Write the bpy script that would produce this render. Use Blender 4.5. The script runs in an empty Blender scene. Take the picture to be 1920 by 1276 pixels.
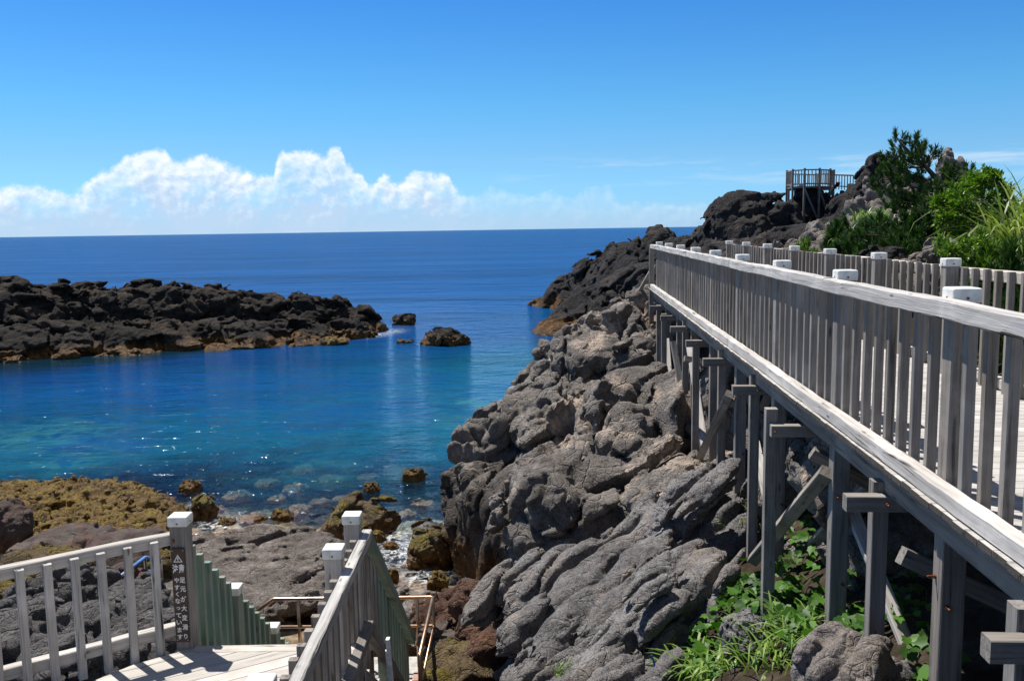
import bpy, math, random
import numpy as np
from concurrent.futures import ThreadPoolExecutor
from mathutils import Vector, Matrix

random.seed(11)
RNG = np.random.default_rng(11)
scene = bpy.context.scene
COL = scene.collection
rad = math.radians

# ------------------------------------------------------------------ camera
F_PX, CX, CY, EYE = 1700.0, 960.0, 638.0, 7.0
_p, _ph = rad(6.98), rad(0.87)
_fw = np.array([0, math.cos(_p), -math.sin(_p)])
_r0 = np.array([1.0, 0, 0]); _u0 = np.array([0, math.sin(_p), math.cos(_p)])
_R = _r0 * math.cos(_ph) - _u0 * math.sin(_ph)
_U = _u0 * math.cos(_ph) + _r0 * math.sin(_ph)
_O = np.array([0, 0, EYE])

def ray(x, y): return _fw + (x - CX) / F_PX * _R - (y - CY) / F_PX * _U
def P(x, y, d):            # where the sight line through (x, y) reaches the distance d
    v = ray(x, y); return _O + v * d / v[1]
def W(x, y, z):            # where it reaches the height z
    v = ray(x, y); return _O + v * (z - EYE) / v[2]

cam = bpy.data.cameras.new('camera'); cam_o = bpy.data.objects.new('camera', cam); COL.objects.link(cam_o)
cam.sensor_width = 36; cam.lens = 36 * F_PX / 1920; cam.clip_start = 0.1; cam.clip_end = 60000
M = Matrix(((_R[0], _U[0], -_fw[0], 0), (_R[1], _U[1], -_fw[1], 0), (_R[2], _U[2], -_fw[2], EYE), (0, 0, 0, 1)))
cam_o.matrix_world = M
scene.camera = cam_o
scene.view_settings.view_transform = 'Standard'; scene.view_settings.look = 'None'
scene.view_settings.exposure = 0.42; scene.view_settings.gamma = 1.0
scene.cycles.use_denoising = True
scene.cycles.max_bounces = 6; scene.cycles.diffuse_bounces = 3; scene.cycles.transparent_max_bounces = 8
scene.cycles.sample_clamp_indirect = 6.0

# ------------------------------------------------------------------ object helpers
def tag(o, label=None, cat=None, group=None, kind=None):
    if label: o['label'] = label
    if cat: o['category'] = cat
    if group: o['group'] = group
    if kind: o['kind'] = kind
    return o

def empty(name, loc=(0, 0, 0)):
    o = bpy.data.objects.new(name, None); COL.objects.link(o); o.location = loc
    o.empty_display_size = 0.2
    return o

def wm(o):
    b = o.matrix_basis.copy()
    return (wm(o.parent) @ o.matrix_parent_inverse @ b) if o.parent else b

def link(name, me, mat=None, parent=None):
    o = bpy.data.objects.new(name, me); COL.objects.link(o)
    if mat and len(me.materials) == 0: me.materials.append(mat)
    if parent:
        o.parent = parent
        o.matrix_parent_inverse = wm(parent).inverted()
    return o

def mesh_np(name, verts, faces, smooth=True, attrs=None):
    """faces: (F, k) array of one polygon size"""
    verts = np.asarray(verts, np.float32); faces = np.asarray(faces, np.int32)
    me = bpy.data.meshes.new(name)
    me.vertices.add(len(verts)); me.vertices.foreach_set('co', verts.ravel())
    n, k = faces.shape
    me.loops.add(n * k); me.polygons.add(n)
    me.loops.foreach_set('vertex_index', faces.ravel())
    me.polygons.foreach_set('loop_start', np.arange(n, dtype=np.int32) * k)
    me.polygons.foreach_set('loop_total', np.full(n, k, np.int32))
    me.polygons.foreach_set('use_smooth', np.full(n, smooth, bool))
    for an, av in (attrs or {}).items():
        av = np.asarray(av, np.float32)
        if av.ndim == 1:
            a = me.attributes.new(an, 'FLOAT', 'POINT'); a.data.foreach_set('value', av)
        else:
            a = me.attributes.new(an, 'FLOAT_VECTOR', 'POINT'); a.data.foreach_set('vector', av.ravel())
    me.update(calc_edges=True); me.validate()
    return me

class MB:
    """collects beams and tubes into one mesh; gc = lengthwise grain coordinates"""
    def __init__(s): s.v = []; s.f = []; s.g = []
    def beam(s, p0, p1, w, h, up=(0, 0, 1), ch=0.005, off=None, seg=0.0, jit=0.003):
        """chamfered timber; seg > 0 cuts it into lengths whose edges wander by jit"""
        p0 = np.array(p0, float); p1 = np.array(p1, float)
        a = p1 - p0; L = np.linalg.norm(a); a /= L
        up = np.array(up, float)
        sd = np.cross(a, up); sd /= np.linalg.norm(sd); u = np.cross(sd, a)
        hw, hh = w / 2, h / 2; c = min(ch, hw * .4, hh * .4)
        sec = [(-hw + c, -hh), (hw - c, -hh), (hw, -hh + c), (hw, hh - c), (hw - c, hh), (-hw + c, hh), (-hw, hh - c), (-hw, -hh + c)]
        b = len(s.v); o = np.array([random.uniform(0, 60) for _ in range(3)]) if off is None else off
        n = max(1, int(L / seg)) if seg else 1; wx = wy = 0.0
        for k in range(n + 1):
            e = L * k / n
            if seg: wx = wx * .8 + random.uniform(-jit, jit); wy = wy * .8 + random.uniform(-jit, jit)
            for (x, y) in sec:
                jx, jy = (random.uniform(-jit, jit) * .6, random.uniform(-jit, jit) * .6) if seg else (0, 0)
                s.v.append(p0 + a * e + sd * (x + wx + jx) + u * (y + wy + jy)); s.g.append(o + np.array([e, x, y]))
        for k in range(n):
            q = b + 8 * k
            for i in range(8):
                j = (i + 1) % 8; s.f.append((q + i, q + j, q + 8 + j, q + 8 + i))
        s.f.append(tuple(b + i for i in reversed(range(8)))); s.f.append(tuple(b + 8 * n + i for i in range(8)))
        return s
    def tube(s, pts, rads, n=8, closed=True):
        pts = [np.array(p, float) for p in pts]; b = len(s.v); L = 0
        if not hasattr(rads, '__len__'): rads = [rads] * len(pts)
        prev = None
        for i, q in enumerate(pts):
            d = pts[min(i + 1, len(pts) - 1)] - pts[max(i - 1, 0)]; d /= (np.linalg.norm(d) + 1e-9)
            ref = np.array([0, 0, 1.0]) if abs(d[2]) < .95 else np.array([1.0, 0, 0])
            if prev is not None: x = prev - d * prev.dot(d)
            else: x = np.cross(d, ref)
            x /= np.linalg.norm(x) + 1e-9; prev = x; y = np.cross(d, x)
            if i: L += np.linalg.norm(q - pts[i - 1])
            for k in range(n):
                t = 2 * math.pi * k / n; c, sn = math.cos(t), math.sin(t)
                s.v.append(q + (x * c + y * sn) * rads[i]); s.g.append(np.array([L, c * rads[i], sn * rads[i]]))
        for i in range(len(pts) - 1):
            for k in range(n):
                a_ = b + i * n + k; b_ = b + i * n + (k + 1) % n
                s.f.append((a_, b_, b_ + n, a_ + n))
        if closed:
            s.f.append(tuple(b + k for k in reversed(range(n)))); e = b + (len(pts) - 1) * n; s.f.append(tuple(e + k for k in range(n)))
        return s
    def prism(s, poly, z0, z1, along):
        """poly: ccw xy list; along: grain direction"""
        b = len(s.v); n = len(poly); o = np.array([random.uniform(0, 60) for _ in range(3)])
        al = np.array([along[0], along[1]]); ac = np.array([-along[1], along[0]])
        for z in (z0, z1):
            for q in poly:
                q = np.array(q[:2], float); s.v.append(np.array([q[0], q[1], z])); s.g.append(o + np.array([q.dot(al), q.dot(ac) % .5, z - z0]))
        s.f.append(tuple(b + i for i in reversed(range(n)))); s.f.append(tuple(b + n + i for i in range(n)))
        for i in range(n):
            j = (i + 1) % n; s.f.append((b + i, b + j, b + n + j, b + n + i))
        return s
    def build(s, name, mat, parent=None, smooth=False, origin=None):
        me = bpy.data.meshes.new(name)
        o = np.array(origin if origin is not None else (0, 0, 0), float)
        me.from_pydata([tuple(v - o) for v in s.v], [], s.f)
        a = me.attributes.new('gc', 'FLOAT_VECTOR', 'POINT'); a.data.foreach_set('vector', np.array(s.g, np.float32).ravel())
        if smooth: me.polygons.foreach_set('use_smooth', np.full(len(me.polygons), True))
        me.update()
        ob = link(name, me, mat, parent)
        if origin is not None:
            ob.location = tuple(o)
        return ob

# ------------------------------------------------------------------ numpy noise
def _hash(ix, iy, iz, seed):
    with np.errstate(over='ignore'):
        h = (ix.astype(np.uint32) * np.uint32(0x8da6b343)) ^ (iy.astype(np.uint32) * np.uint32(0xd8163841)) ^ (iz.astype(np.uint32) * np.uint32(0xcb1ab31f))
        h = h + np.uint32(seed * 7919 + 101)
        h ^= h >> np.uint32(13); h = h * np.uint32(0x5bd1e995); h ^= h >> np.uint32(15); h = h * np.uint32(0x27d4eb2d); h ^= h >> np.uint32(13)
    return h
_G = np.array([(1,1,0),(-1,1,0),(1,-1,0),(-1,-1,0),(1,0,1),(-1,0,1),(1,0,-1),(-1,0,-1),(0,1,1),(0,-1,1),(0,1,-1),(0,-1,-1),(1,1,0),(-1,1,0),(0,-1,1),(0,-1,-1)], np.float32)

def perlin(p, seed=0):
    p = p.astype(np.float32); i = np.floor(p).astype(np.int32); f = p - i
    u = f * f * f * (f * (f * 6 - 15) + 10)
    out = np.zeros(len(p), np.float32)
    for dx in (0, 1):
        wx = u[:, 0] if dx else 1 - u[:, 0]
        for dy in (0, 1):
            wy = u[:, 1] if dy else 1 - u[:, 1]
            for dz in (0, 1):
                wz = u[:, 2] if dz else 1 - u[:, 2]
                g = _G[_hash(i[:, 0] + dx, i[:, 1] + dy, i[:, 2] + dz, seed) & np.uint32(15)]
                out += wx * wy * wz * (g[:, 0] * (f[:, 0] - dx) + g[:, 1] * (f[:, 1] - dy) + g[:, 2] * (f[:, 2] - dz))
    return out

def fbm(p, octv=4, seed=0, gain=.5, lac=2.03):
    a = 1.0; s = np.zeros(len(p), np.float32); q = p.astype(np.float32)
    for o in range(octv):
        s += a * perlin(q, seed + o * 17); a *= gain; q = q * lac + 5.3
    return s

def ridged(p, octv=4, seed=0, gain=.5):
    a = 1.0; s = np.zeros(len(p), np.float32); q = p.astype(np.float32)
    for o in range(octv):
        s += a * (1 - 2 * np.abs(perlin(q, seed + o * 13)) * 1.4); a *= gain; q = q * 2.1 + 3.1
    return s

def worley(p, seed=0):
    p = p.astype(np.float32); i = np.floor(p).astype(np.int32); f = p - i
    F1 = np.full(len(p), 9, np.float32); F2 = F1.copy(); H = np.zeros(len(p), np.float32)
    for dx in (-1, 0, 1):
        for dy in (-1, 0, 1):
            for dz in (-1, 0, 1):
                h = _hash(i[:, 0] + dx, i[:, 1] + dy, i[:, 2] + dz, seed)
                jx = (h & np.uint32(1023)).astype(np.float32) / 1023; jy = ((h >> np.uint32(10)) & np.uint32(1023)).astype(np.float32) / 1023
                jz = ((h >> np.uint32(20)) & np.uint32(1023)).astype(np.float32) / 1023
                d = np.sqrt((dx + jx - f[:, 0]) ** 2 + (dy + jy - f[:, 1]) ** 2 + (dz + jz - f[:, 2]) ** 2)
                m = d < F1
                F2 = np.where(m, F1, np.minimum(F2, d)); H = np.where(m, jx, H); F1 = np.where(m, d, F1)
    return F1, F2, H

def warp(p, amp, freq, seed=0):
    q = p * freq
    return p + amp * np.stack([perlin(q, seed + 1), perlin(q + 31.7, seed + 2), perlin(q + 67.1, seed + 3)], 1)

def facet(p, scale, seed=0):
    """broken faces: every cell is a tilted plane; also the crack mask between cells (0 in the crack)"""
    p = (p / scale).astype(np.float32); i = np.floor(p).astype(np.int32); f = p - i
    F1 = np.full(len(p), 9, np.float32); F2 = F1.copy(); B = [np.zeros(len(p), np.float32) for _ in range(4)]
    for dx in (-1, 0, 1):
        for dy in (-1, 0, 1):
            for dz in (-1, 0, 1):
                h = _hash(i[:, 0] + dx, i[:, 1] + dy, i[:, 2] + dz, seed)
                ex = f[:, 0] - dx - (h & np.uint32(1023)).astype(np.float32) / 1023; ey = f[:, 1] - dy - ((h >> np.uint32(10)) & np.uint32(1023)).astype(np.float32) / 1023
                ez = f[:, 2] - dz - ((h >> np.uint32(20)) & np.uint32(1023)).astype(np.float32) / 1023
                d = np.sqrt(ex * ex + ey * ey + ez * ez); m = d < F1
                F2 = np.where(m, F1, np.minimum(F2, d)); F1 = np.where(m, d, F1)
                for k_, v in enumerate((ex, ey, ez, (h >> np.uint32(5)).astype(np.float32) % 997 / 997)): B[k_] = np.where(m, v, B[k_])
    t1, t2 = B[3] * 6.2832, (B[3] * 37.7) % 1.0 * 2 - 1
    s2 = np.sqrt(1 - t2 * t2)
    return B[0] * np.cos(t1) * s2 + B[1] * np.sin(t1) * s2 + B[2] * t2 + (B[3] - .5) * .5, np.clip((F2 - F1) * 4, 0, 1)

def dome(p, scale, seed=0):
    """rounded knobs with creases between: 0 at creases .. 1 on the knob"""
    F1, F2, H = worley(p / scale, seed)
    return np.sqrt(np.clip(1 - F1 * F1 * 1.25, 0, 1)) * (.62 + .55 * H), np.clip((F2 - F1) * 3, 0, 1), H

# ------------------------------------------------------------------ solid rocks: signed distance grid -> surface nets
POOL = ThreadPoolExecutor(4)
def rotm(yaw=0, pitch=0, roll=0):
    cy_, sy_ = math.cos(rad(yaw)), math.sin(rad(yaw)); cp_, sp_ = math.cos(rad(-pitch)), math.sin(rad(-pitch)); cr, sr = math.cos(rad(roll)), math.sin(rad(roll))
    Z = np.array([[cy_, -sy_, 0], [sy_, cy_, 0], [0, 0, 1]]); Y = np.array([[cp_, 0, sp_], [0, 1, 0], [-sp_, 0, cp_]]); Xr = np.array([[1, 0, 0], [0, cr, -sr], [0, sr, cr]])
    return (Z @ Y @ Xr).astype(np.float32)

def sd_prim(pr, X, Y, Z):
    kind, c, r = pr[0], pr[1], pr[2]; Rm = rotm(*pr[3]) if len(pr) > 3 else rotm()
    dx, dy, dz = X - np.float32(c[0]), Y - np.float32(c[1]), Z - np.float32(c[2])
    a = dx * Rm[0, 0] + dy * Rm[1, 0] + dz * Rm[2, 0]
    b = dx * Rm[0, 1] + dy * Rm[1, 1] + dz * Rm[2, 1]
    e = dx * Rm[0, 2] + dy * Rm[1, 2] + dz * Rm[2, 2]
    if kind in ('e', '-e'):
        k0 = np.sqrt((a / r[0]) ** 2 + (b / r[1]) ** 2 + (e / r[2]) ** 2) + 1e-6
        k1 = np.sqrt((a / r[0] ** 2) ** 2 + (b / r[1] ** 2) ** 2 + (e / r[2] ** 2) ** 2) + 1e-6
        return k0 * (k0 - 1) / k1
    rd = pr[4] if len(pr) > 4 else min(r) * .4
    qx, qy, qz = np.abs(a) - (r[0] - rd), np.abs(b) - (r[1] - rd), np.abs(e) - (r[2] - rd)
    return np.sqrt(np.maximum(qx, 0) ** 2 + np.maximum(qy, 0) ** 2 + np.maximum(qz, 0) ** 2) + np.minimum(np.maximum(qx, np.maximum(qy, qz)), 0) - rd

def surface_nets(Fg, org, h):
    ins = Fg < 0
    c = [(i, j, k) for i in (0, 1) for j in (0, 1) for k in (0, 1)]
    nx, ny, nz = Fg.shape
    sl = lambda A, i, j, k: A[i:nx - 1 + i, j:ny - 1 + j, k:nz - 1 + k]
    cnt = np.zeros((nx - 1, ny - 1, nz - 1), np.uint8)
    for q in c: cnt += sl(ins, *q)
    mixed = (cnt > 0) & (cnt < 8)
    I = np.argwhere(mixed); n = len(I)
    vid = np.full(mixed.shape, -1, np.int32); vid[mixed] = np.arange(n)
    vals = {q: Fg[I[:, 0] + q[0], I[:, 1] + q[1], I[:, 2] + q[2]] for q in c}
    acc = np.zeros((n, 3), np.float32); num = np.zeros(n, np.float32)
    for q in c:
        for ax in range(3):
            if q[ax] == 0:
                r = list(q); r[ax] = 1; r = tuple(r)
                a, b = vals[q], vals[r]; m = (a < 0) != (b < 0)
                t = np.where(m, a / np.where(np.abs(a - b) < 1e-9, 1, a - b), 0)
                pt = np.zeros((n, 3), np.float32); pt[:] = q; pt[:, ax] = t
                acc += pt * m[:, None]; num += m
    V = (I + acc / num[:, None]) * h + np.array(org, np.float32)
    faces = []
    for ax in range(3):
        o1, o2 = [a for a in range(3) if a != ax]
        s0 = [slice(None)] * 3; s1 = [slice(None)] * 3
        s0[ax] = slice(0, -1); s1[ax] = slice(1, None)
        A, B = ins[tuple(s0)], ins[tuple(s1)]
        E = np.argwhere(A != B)
        if not len(E): continue
        ok = (E[:, o1] >= 1) & (E[:, o2] >= 1) & (E[:, o1] < Fg.shape[o1] - 1) & (E[:, o2] < Fg.shape[o2] - 1)
        E = E[ok]
        def cell(d1, d2):
            q = E.copy(); q[:, o1] += d1; q[:, o2] += d2
            return vid[q[:, 0], q[:, 1], q[:, 2]]
        q4 = np.stack([cell(-1, -1), cell(0, -1), cell(0, 0), cell(-1, 0)], 1)
        flip = A[E[:, 0], E[:, 1], E[:, 2]]
        if ax == 1: flip = ~flip
        q4[~flip] = q4[~flip][:, ::-1]
        faces.append(q4)
    Fc = np.concatenate(faces); Fc = Fc[(Fc >= 0).all(1)]
    return V, Fc

def rock_mesh(name, prims, h, disp, amp, k=.15, zmin=None, pad=.25, recenter=None):
    lo = np.full(3, 1e9); hi = -lo
    for pr in prims:
        if pr[0][0] == '-': continue
        Rm = np.abs(rotm(*pr[3])) if len(pr) > 3 else np.eye(3)
        ex = Rm @ np.array(pr[2], float); lo = np.minimum(lo, np.array(pr[1]) - ex); hi = np.maximum(hi, np.array(pr[1]) + ex)
    lo -= amp + pad; hi += amp + pad
    if zmin is not None: lo[2] = max(lo[2], zmin)
    n = np.ceil((hi - lo) / h).astype(int) + 1
    ax = [np.float32(lo[i]) + np.arange(n[i], dtype=np.float32) * np.float32(h) for i in range(3)]
    X, Y, Z = np.meshgrid(*ax, indexing='ij')
    Fg = None
    for pr in prims:
        d = sd_prim(pr, X, Y, Z)
        if Fg is None: Fg = d
        elif pr[0] == '-e':
            hh = np.clip(.5 - .5 * (Fg + d) / k, 0, 1); Fg = Fg + (-d - Fg) * hh + k * hh * (1 - hh)
        else:
            hh = np.clip(.5 + .5 * (d - Fg) / k, 0, 1); Fg = d + (Fg - d) * hh - k * hh * (1 - hh)
    band = np.abs(Fg) < amp + 2.5 * h
    pts = np.stack([X[band], Y[band], Z[band]], 1)
    ch = np.array_split(pts, max(1, len(pts) // 40000))
    Fg[band] -= np.concatenate(list(POOL.map(disp, ch)))
    if zmin is not None: Fg = np.maximum(Fg, -(Z - np.float32(zmin + h * 1.5)))
    V, Fc = surface_nets(Fg, lo, h)
    # keep the big connected piece(s), drop crumbs left floating by the noise
    lab = np.arange(len(V)); e0 = Fc.ravel(); e1 = np.roll(Fc, -1, 1).ravel()
    while True:
        m_ = lab.copy(); np.minimum.at(m_, e0, lab[e1]); np.minimum.at(m_, e1, lab[e0]); m_ = m_[m_]; m_ = m_[m_]
        if (m_ == lab).all(): break
        lab = m_
    cnt = np.bincount(lab, minlength=len(V)); keep = cnt[lab] > .04 * len(V)
    Fc = Fc[keep[Fc[:, 0]]]; new = np.cumsum(keep) - 1; V = V[keep]; Fc = new[Fc]
    if recenter is not None: V = V - np.array(recenter, np.float32)
    return mesh_np(name, V, Fc)
# ------------------------------------------------------------------ materials
class NT:
    def __init__(s, mat):
        s.t = mat.node_tree; s.t.nodes.clear()
    def n(s, typ, ins=None, **kw):
        nd = s.t.nodes.new('ShaderNode' + typ)
        for k, v in kw.items(): setattr(nd, k, v)
        for k, v in (ins or {}).items():
            sock = nd.inputs[k]
            if isinstance(v, bpy.types.NodeSocket): s.t.links.new(v, sock)
            elif isinstance(v, bpy.types.Node): s.t.links.new(v.outputs[0], sock)
            else: sock.default_value = v
        return nd
    def math(s, op, a, b=0.0, c=None, clamp=False):
        nd = s.n('Math', operation=op, use_clamp=clamp)
        for i, v in enumerate((a, b) if c is None else (a, b, c)):
            if isinstance(v, bpy.types.NodeSocket): s.t.links.new(v, nd.inputs[i])
            elif isinstance(v, bpy.types.Node): s.t.links.new(v.outputs[0], nd.inputs[i])
            else: nd.inputs[i].default_value = v
        return nd.outputs[0]
    def ramp(s, fac, stops, interp='LINEAR'):
        nd = s.n('ValToRGB', {'Fac': fac}); cr = nd.color_ramp; cr.interpolation = interp
        while len(cr.elements) < len(stops): cr.elements.new(.5)
        for e, (p, c) in zip(cr.elements, stops):
            e.position = p; e.color = (*c, 1) if hasattr(c, '__len__') else (c, c, c, 1)
        return nd.outputs[0]
    def mix(s, fac, a, b, blend='MIX'):
        nd = s.n('Mix', data_type='RGBA', blend_type=blend)
        for i, v in ((0, fac), (6, a), (7, b)):
            if isinstance(v, bpy.types.NodeSocket): s.t.links.new(v, nd.inputs[i])
            else: nd.inputs[i].default_value = v if i == 0 else ((*v, 1) if len(v) == 3 else v)
        return nd.outputs[2]
    def noise(s, vec, scale, detail=4, rough=.55, dist=0, out=0):
        return s.n('TexNoise', {'Vector': vec, 'Scale': scale, 'Detail': detail, 'Roughness': rough, 'Distortion': dist}).outputs[out]
    def mr(s, v, a, b, c, d, smooth=True):
        nd = s.n('MapRange', {'Value': v, 'From Min': a, 'From Max': b, 'To Min': c, 'To Max': d})
        if smooth: nd.interpolation_type = 'SMOOTHSTEP'
        return nd.outputs[0]
    def out(s, sh): s.n('OutputMaterial', {'Surface': sh})

def new_mat(name):
    m = bpy.data.materials.new(name); m.use_nodes = True
    return m, NT(m)

def wood_mat(name, light, dark, green=0.0, crack=.55, rough=.85, ends=False):
    m, t = new_mat(name)
    at = t.n('Attribute', attribute_name='gc').outputs['Vector']
    rnd = t.n('ObjectInfo').outputs['Random']
    off = t.n('Combine XYZ'.replace(' ', ''), {'X': t.math('MULTIPLY', rnd, 37.0), 'Y': t.math('MULTIPLY', rnd, 91.0), 'Z': t.math('MULTIPLY', rnd, 53.0)})
    v = t.n('VectorMath', {0: at, 1: off}, operation='ADD').outputs[0]
    fine = t.n('Mapping', {'Vector': v, 'Scale': (2.2, 95, 95)}).outputs[0]
    mid = t.n('Mapping', {'Vector': v, 'Scale': (1.0, 24, 24)}).outputs[0]
    n1 = t.noise(fine, 1.0, 5, .65, .4); n2 = t.noise(mid, 1.0, 4, .6, .8); n3 = t.noise(v, 1.6, 5, .6)
    f = t.math('ADD', t.math('MULTIPLY', n1, .45), t.math('MULTIPLY', n2, .55))
    col = t.mix(t.mr(f, .3, .68, 0, 1), dark, light)
    # blotchy weathering, a whole piece may be browner or paler
    col = t.mix(t.mr(n3, .48, .68, 0, .55), col, tuple(min(.85, c * 1.25 + .03) for c in light))
    br = t.mix(1.0, col, (1.0, .9, .78), 'MULTIPLY')
    col = t.mix(t.mr(rnd, 0, 1, 0, .7, False), col, br)
    # drying cracks along the grain and knots
    ck = t.mr(n2, .33, .40, 1, 0)
    n4 = t.noise(v, 3.1, 2, .5)
    ck = t.math('MULTIPLY', ck, t.mr(n4, .4, .6, 0, crack))
    col = t.mix(ck, col, (.03, .025, .02))
    kv = t.n('Mapping', {'Vector': v, 'Scale': (2.2, 9, 9)}).outputs[0]
    kn = t.n('TexVoronoi', {'Vector': kv, 'Scale': 1.0}).outputs['Distance']
    kn = t.mr(kn, .05, .13, .8, 0)
    col = t.mix(kn, col, (.06, .045, .035))
    if green:
        g = t.mr(t.noise(v, 1.3, 4, .6), .38, .62, green * .4, green)
        col = t.mix(g, col, (.10, .23, .165))
    if ends:      # grey black end grain
        ex = t.math('LESS_THAN', t.n('SeparateXYZ', {0: at}).outputs['X'], .0025)
        col = t.mix(ex, col, t.mix(1.0, col, (.17, .155, .14), 'MULTIPLY'))
    bmp = t.n('Bump', {'Strength': .7, 'Distance': .009, 'Height': t.math('SUBTRACT', f, t.math('MULTIPLY', ck, 1.0))})
    b = t.n('BsdfPrincipled', {'Base Color': col, 'Roughness': rough, 'Normal': bmp, 'Specular IOR Level': .25})
    t.out(b); return m

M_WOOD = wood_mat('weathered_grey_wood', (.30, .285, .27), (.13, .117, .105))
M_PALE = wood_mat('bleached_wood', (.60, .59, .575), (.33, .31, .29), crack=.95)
M_MID = wood_mat('grey_rail_wood', (.50, .49, .475), (.24, .225, .205), crack=.95)
M_DECK = wood_mat('deck_wood', (.56, .545, .52), (.36, .34, .315), crack=.3)
M_DECKB = wood_mat('walkway_boards', (.50, .485, .46), (.31, .29, .27), crack=.3, ends=True)
M_GREEN = wood_mat('green_stained_wood', (.33, .345, .31), (.17, .18, .155), green=.58)
M_OLD = wood_mat('dark_old_wood', (.25, .235, .22), (.09, .08, .072), crack=.7)

def plain_mat(name, col, rough=.5, metal=0.0, var=.12, scale=6, bump=0.0, spec=.4):
    m, t = new_mat(name)
    tc = t.n('TexCoord').outputs['Object']
    n = t.noise(tc, scale, 5, .6)
    c = t.mix(t.mr(n, .35, .65, 0, 1), tuple(x * (1 - var) for x in col), tuple(min(1, x * (1 + var)) for x in col))
    ins = {'Base Color': c, 'Roughness': rough, 'Metallic': metal, 'Specular IOR Level': spec}
    if bump: ins['Normal'] = t.n('Bump', {'Strength': bump, 'Distance': .01, 'Height': t.noise(tc, scale * 12, 4, .6)})
    t.out(t.n('BsdfPrincipled', ins)); return m

M_CAP = plain_mat('white_plastic', (.72, .72, .68), .4, 0, .13, 11)
M_BOLT = plain_mat('rusty_iron', (.20, .07, .03), .75, .2, .5, 60)
M_PIPE = plain_mat('bronzed_pipe', (.42, .27, .17), .34, .9, .25, 7)
M_BLUEPIPE = plain_mat('blue_painted_pipe', (.10, .22, .50), .4, 0, .15, 9)
M_SIGN = plain_mat('brown_sign_board', (.055, .032, .022), .5, 0, .12, 8)
M_LETTER = plain_mat('white_lettering', (.78, .78, .76), .5, 0, .04, 8)
M_CONC = plain_mat('concrete', (.42, .40, .37), .9, 0, .25, 5, .6)
M_SHELL = plain_mat('white_paint_flaking', (.72, .71, .68), .7, 0, .2, 25, .5)

def rock_mat(name, cols, weed=0.0, shade_stain=None, wet=(0.25, 0.9), fine=1.0, grain=0.35, tan=None, moss=None, scale=1.0, spec=.25, tide=None):
    """cols: dark, mid, light rock; weed: brown sea plants growing up to that height; tan: paler sandy patches"""
    m, t = new_mat(name)
    geo = t.n('NewGeometry'); pos = geo.outputs['Position']
    n1 = t.noise(pos, .55 * scale, 6, .62, .3); n2 = t.noise(pos, 3.1 * scale, 6, .65); n3 = t.noise(pos, 22 * scale, 4, .7)
    sp = t.n('TexVoronoi', {'Vector': pos, 'Scale': 75 * scale}).outputs['Distance']
    f = t.math('ADD', t.math('MULTIPLY', n1, .5), t.math('MULTIPLY', n2, .5))
    col = t.ramp(f, [(.32, cols[0]), (.5, cols[1]), (.68, cols[2])])
    col = t.mix(1.0, col, (.80, .80, .80), 'MULTIPLY')
    # salt and pepper grain of the lava
    g = t.mr(t.math('ADD', t.math('MULTIPLY', n3, .7), t.math('MULTIPLY', sp, .5)), .35, .75, 1 - grain, 1 + grain)
    col = t.mix(1.0, col, t.n('CombineColor', {0: g, 1: g, 2: g}).outputs[0], 'MULTIPLY')
    if tan:
        tm = t.mr(t.noise(pos, .8 * scale, 5, .7, .6), .51, .63, 0, tan[1])
        tm = t.math('MULTIPLY', tm, t.mr(n2, .35, .6, .3, 1))
        col = t.mix(tm, col, tan[0])
    z = t.n('SeparateXYZ', {0: pos}).outputs['Z']
    zz = t.math('ADD', z, t.math('MULTIPLY', t.math('SUBTRACT', t.noise(pos, 1.1, 5, .65), .5), 1.6 * (tide or .6)))
    if moss:
        mm = t.math('MULTIPLY', t.mr(t.noise(pos, 1.5 * scale, 5, .7), .46, .58, 0, 1), t.mr(t.n('SeparateXYZ', {0: geo.outputs['Normal']}).outputs['Z'], -.1, .6, .15, 1))
        col = t.mix(mm, col, t.ramp(n3, [(.35, moss[0]), (.65, moss[1])]))
    if shade_stain:      # low cliff wall: shade painted into the colour, along with dark algae
        sm_ = t.mr(t.math('ADD', zz, t.math('MULTIPLY', t.math('SUBTRACT', n1, .5), 2.2)), shade_stain[0], shade_stain[1], 1, 0)
        col = t.mix(t.math('MULTIPLY', sm_, .85), col, t.mix(1.0, col, (.22, .20, .175), 'MULTIPLY'))
    if weed:
        wm_ = t.mr(zz, weed * .45, weed, 1, 0)
        wc = t.ramp(t.noise(pos, 6 * scale, 5, .7), [(.3, (.035, .016, .006)), (.5, (.115, .055, .012)), (.7, (.26, .13, .025))])
        col = t.mix(t.math('MULTIPLY', wm_, .9), col, wc)
    rg = t.mr(zz, wet[0], wet[1], .45, .92)
    hgt = t.math('ADD', t.math('MULTIPLY', n3, .5), t.math('ADD', t.math('MULTIPLY', t.noise(pos, 9 * scale, 7, .7), 1.0), t.math('MULTIPLY', sp, -.12)))
    # sharp cracks running through the stone
    wv_ = t.n('VectorMath', {0: pos, 1: t.n('VectorMath', {0: t.n('TexNoise', {'Vector': pos, 'Scale': 2.2 * scale, 'Detail': 3}).outputs['Color'], 'Scale': .35 / scale}, operation='SCALE').outputs[0]}, operation='ADD').outputs[0]
    for cs_, cw_ in ((2.4, .9), (6.5, .5)):
        ce_ = t.n('TexVoronoi', {'Vector': wv_, 'Scale': cs_ * scale}, feature='DISTANCE_TO_EDGE').outputs['Distance']
        hgt = t.math('ADD', hgt, t.mr(ce_, 0, .055, -cw_ * .5, 0))
    bmp = t.n('Bump', {'Strength': .8 * fine, 'Distance': .11 / scale, 'Height': hgt})
    t.out(t.n('BsdfPrincipled', {'Base Color': col, 'Roughness': rg, 'Normal': bmp, 'Specular IOR Level': spec}))
    return m

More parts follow.
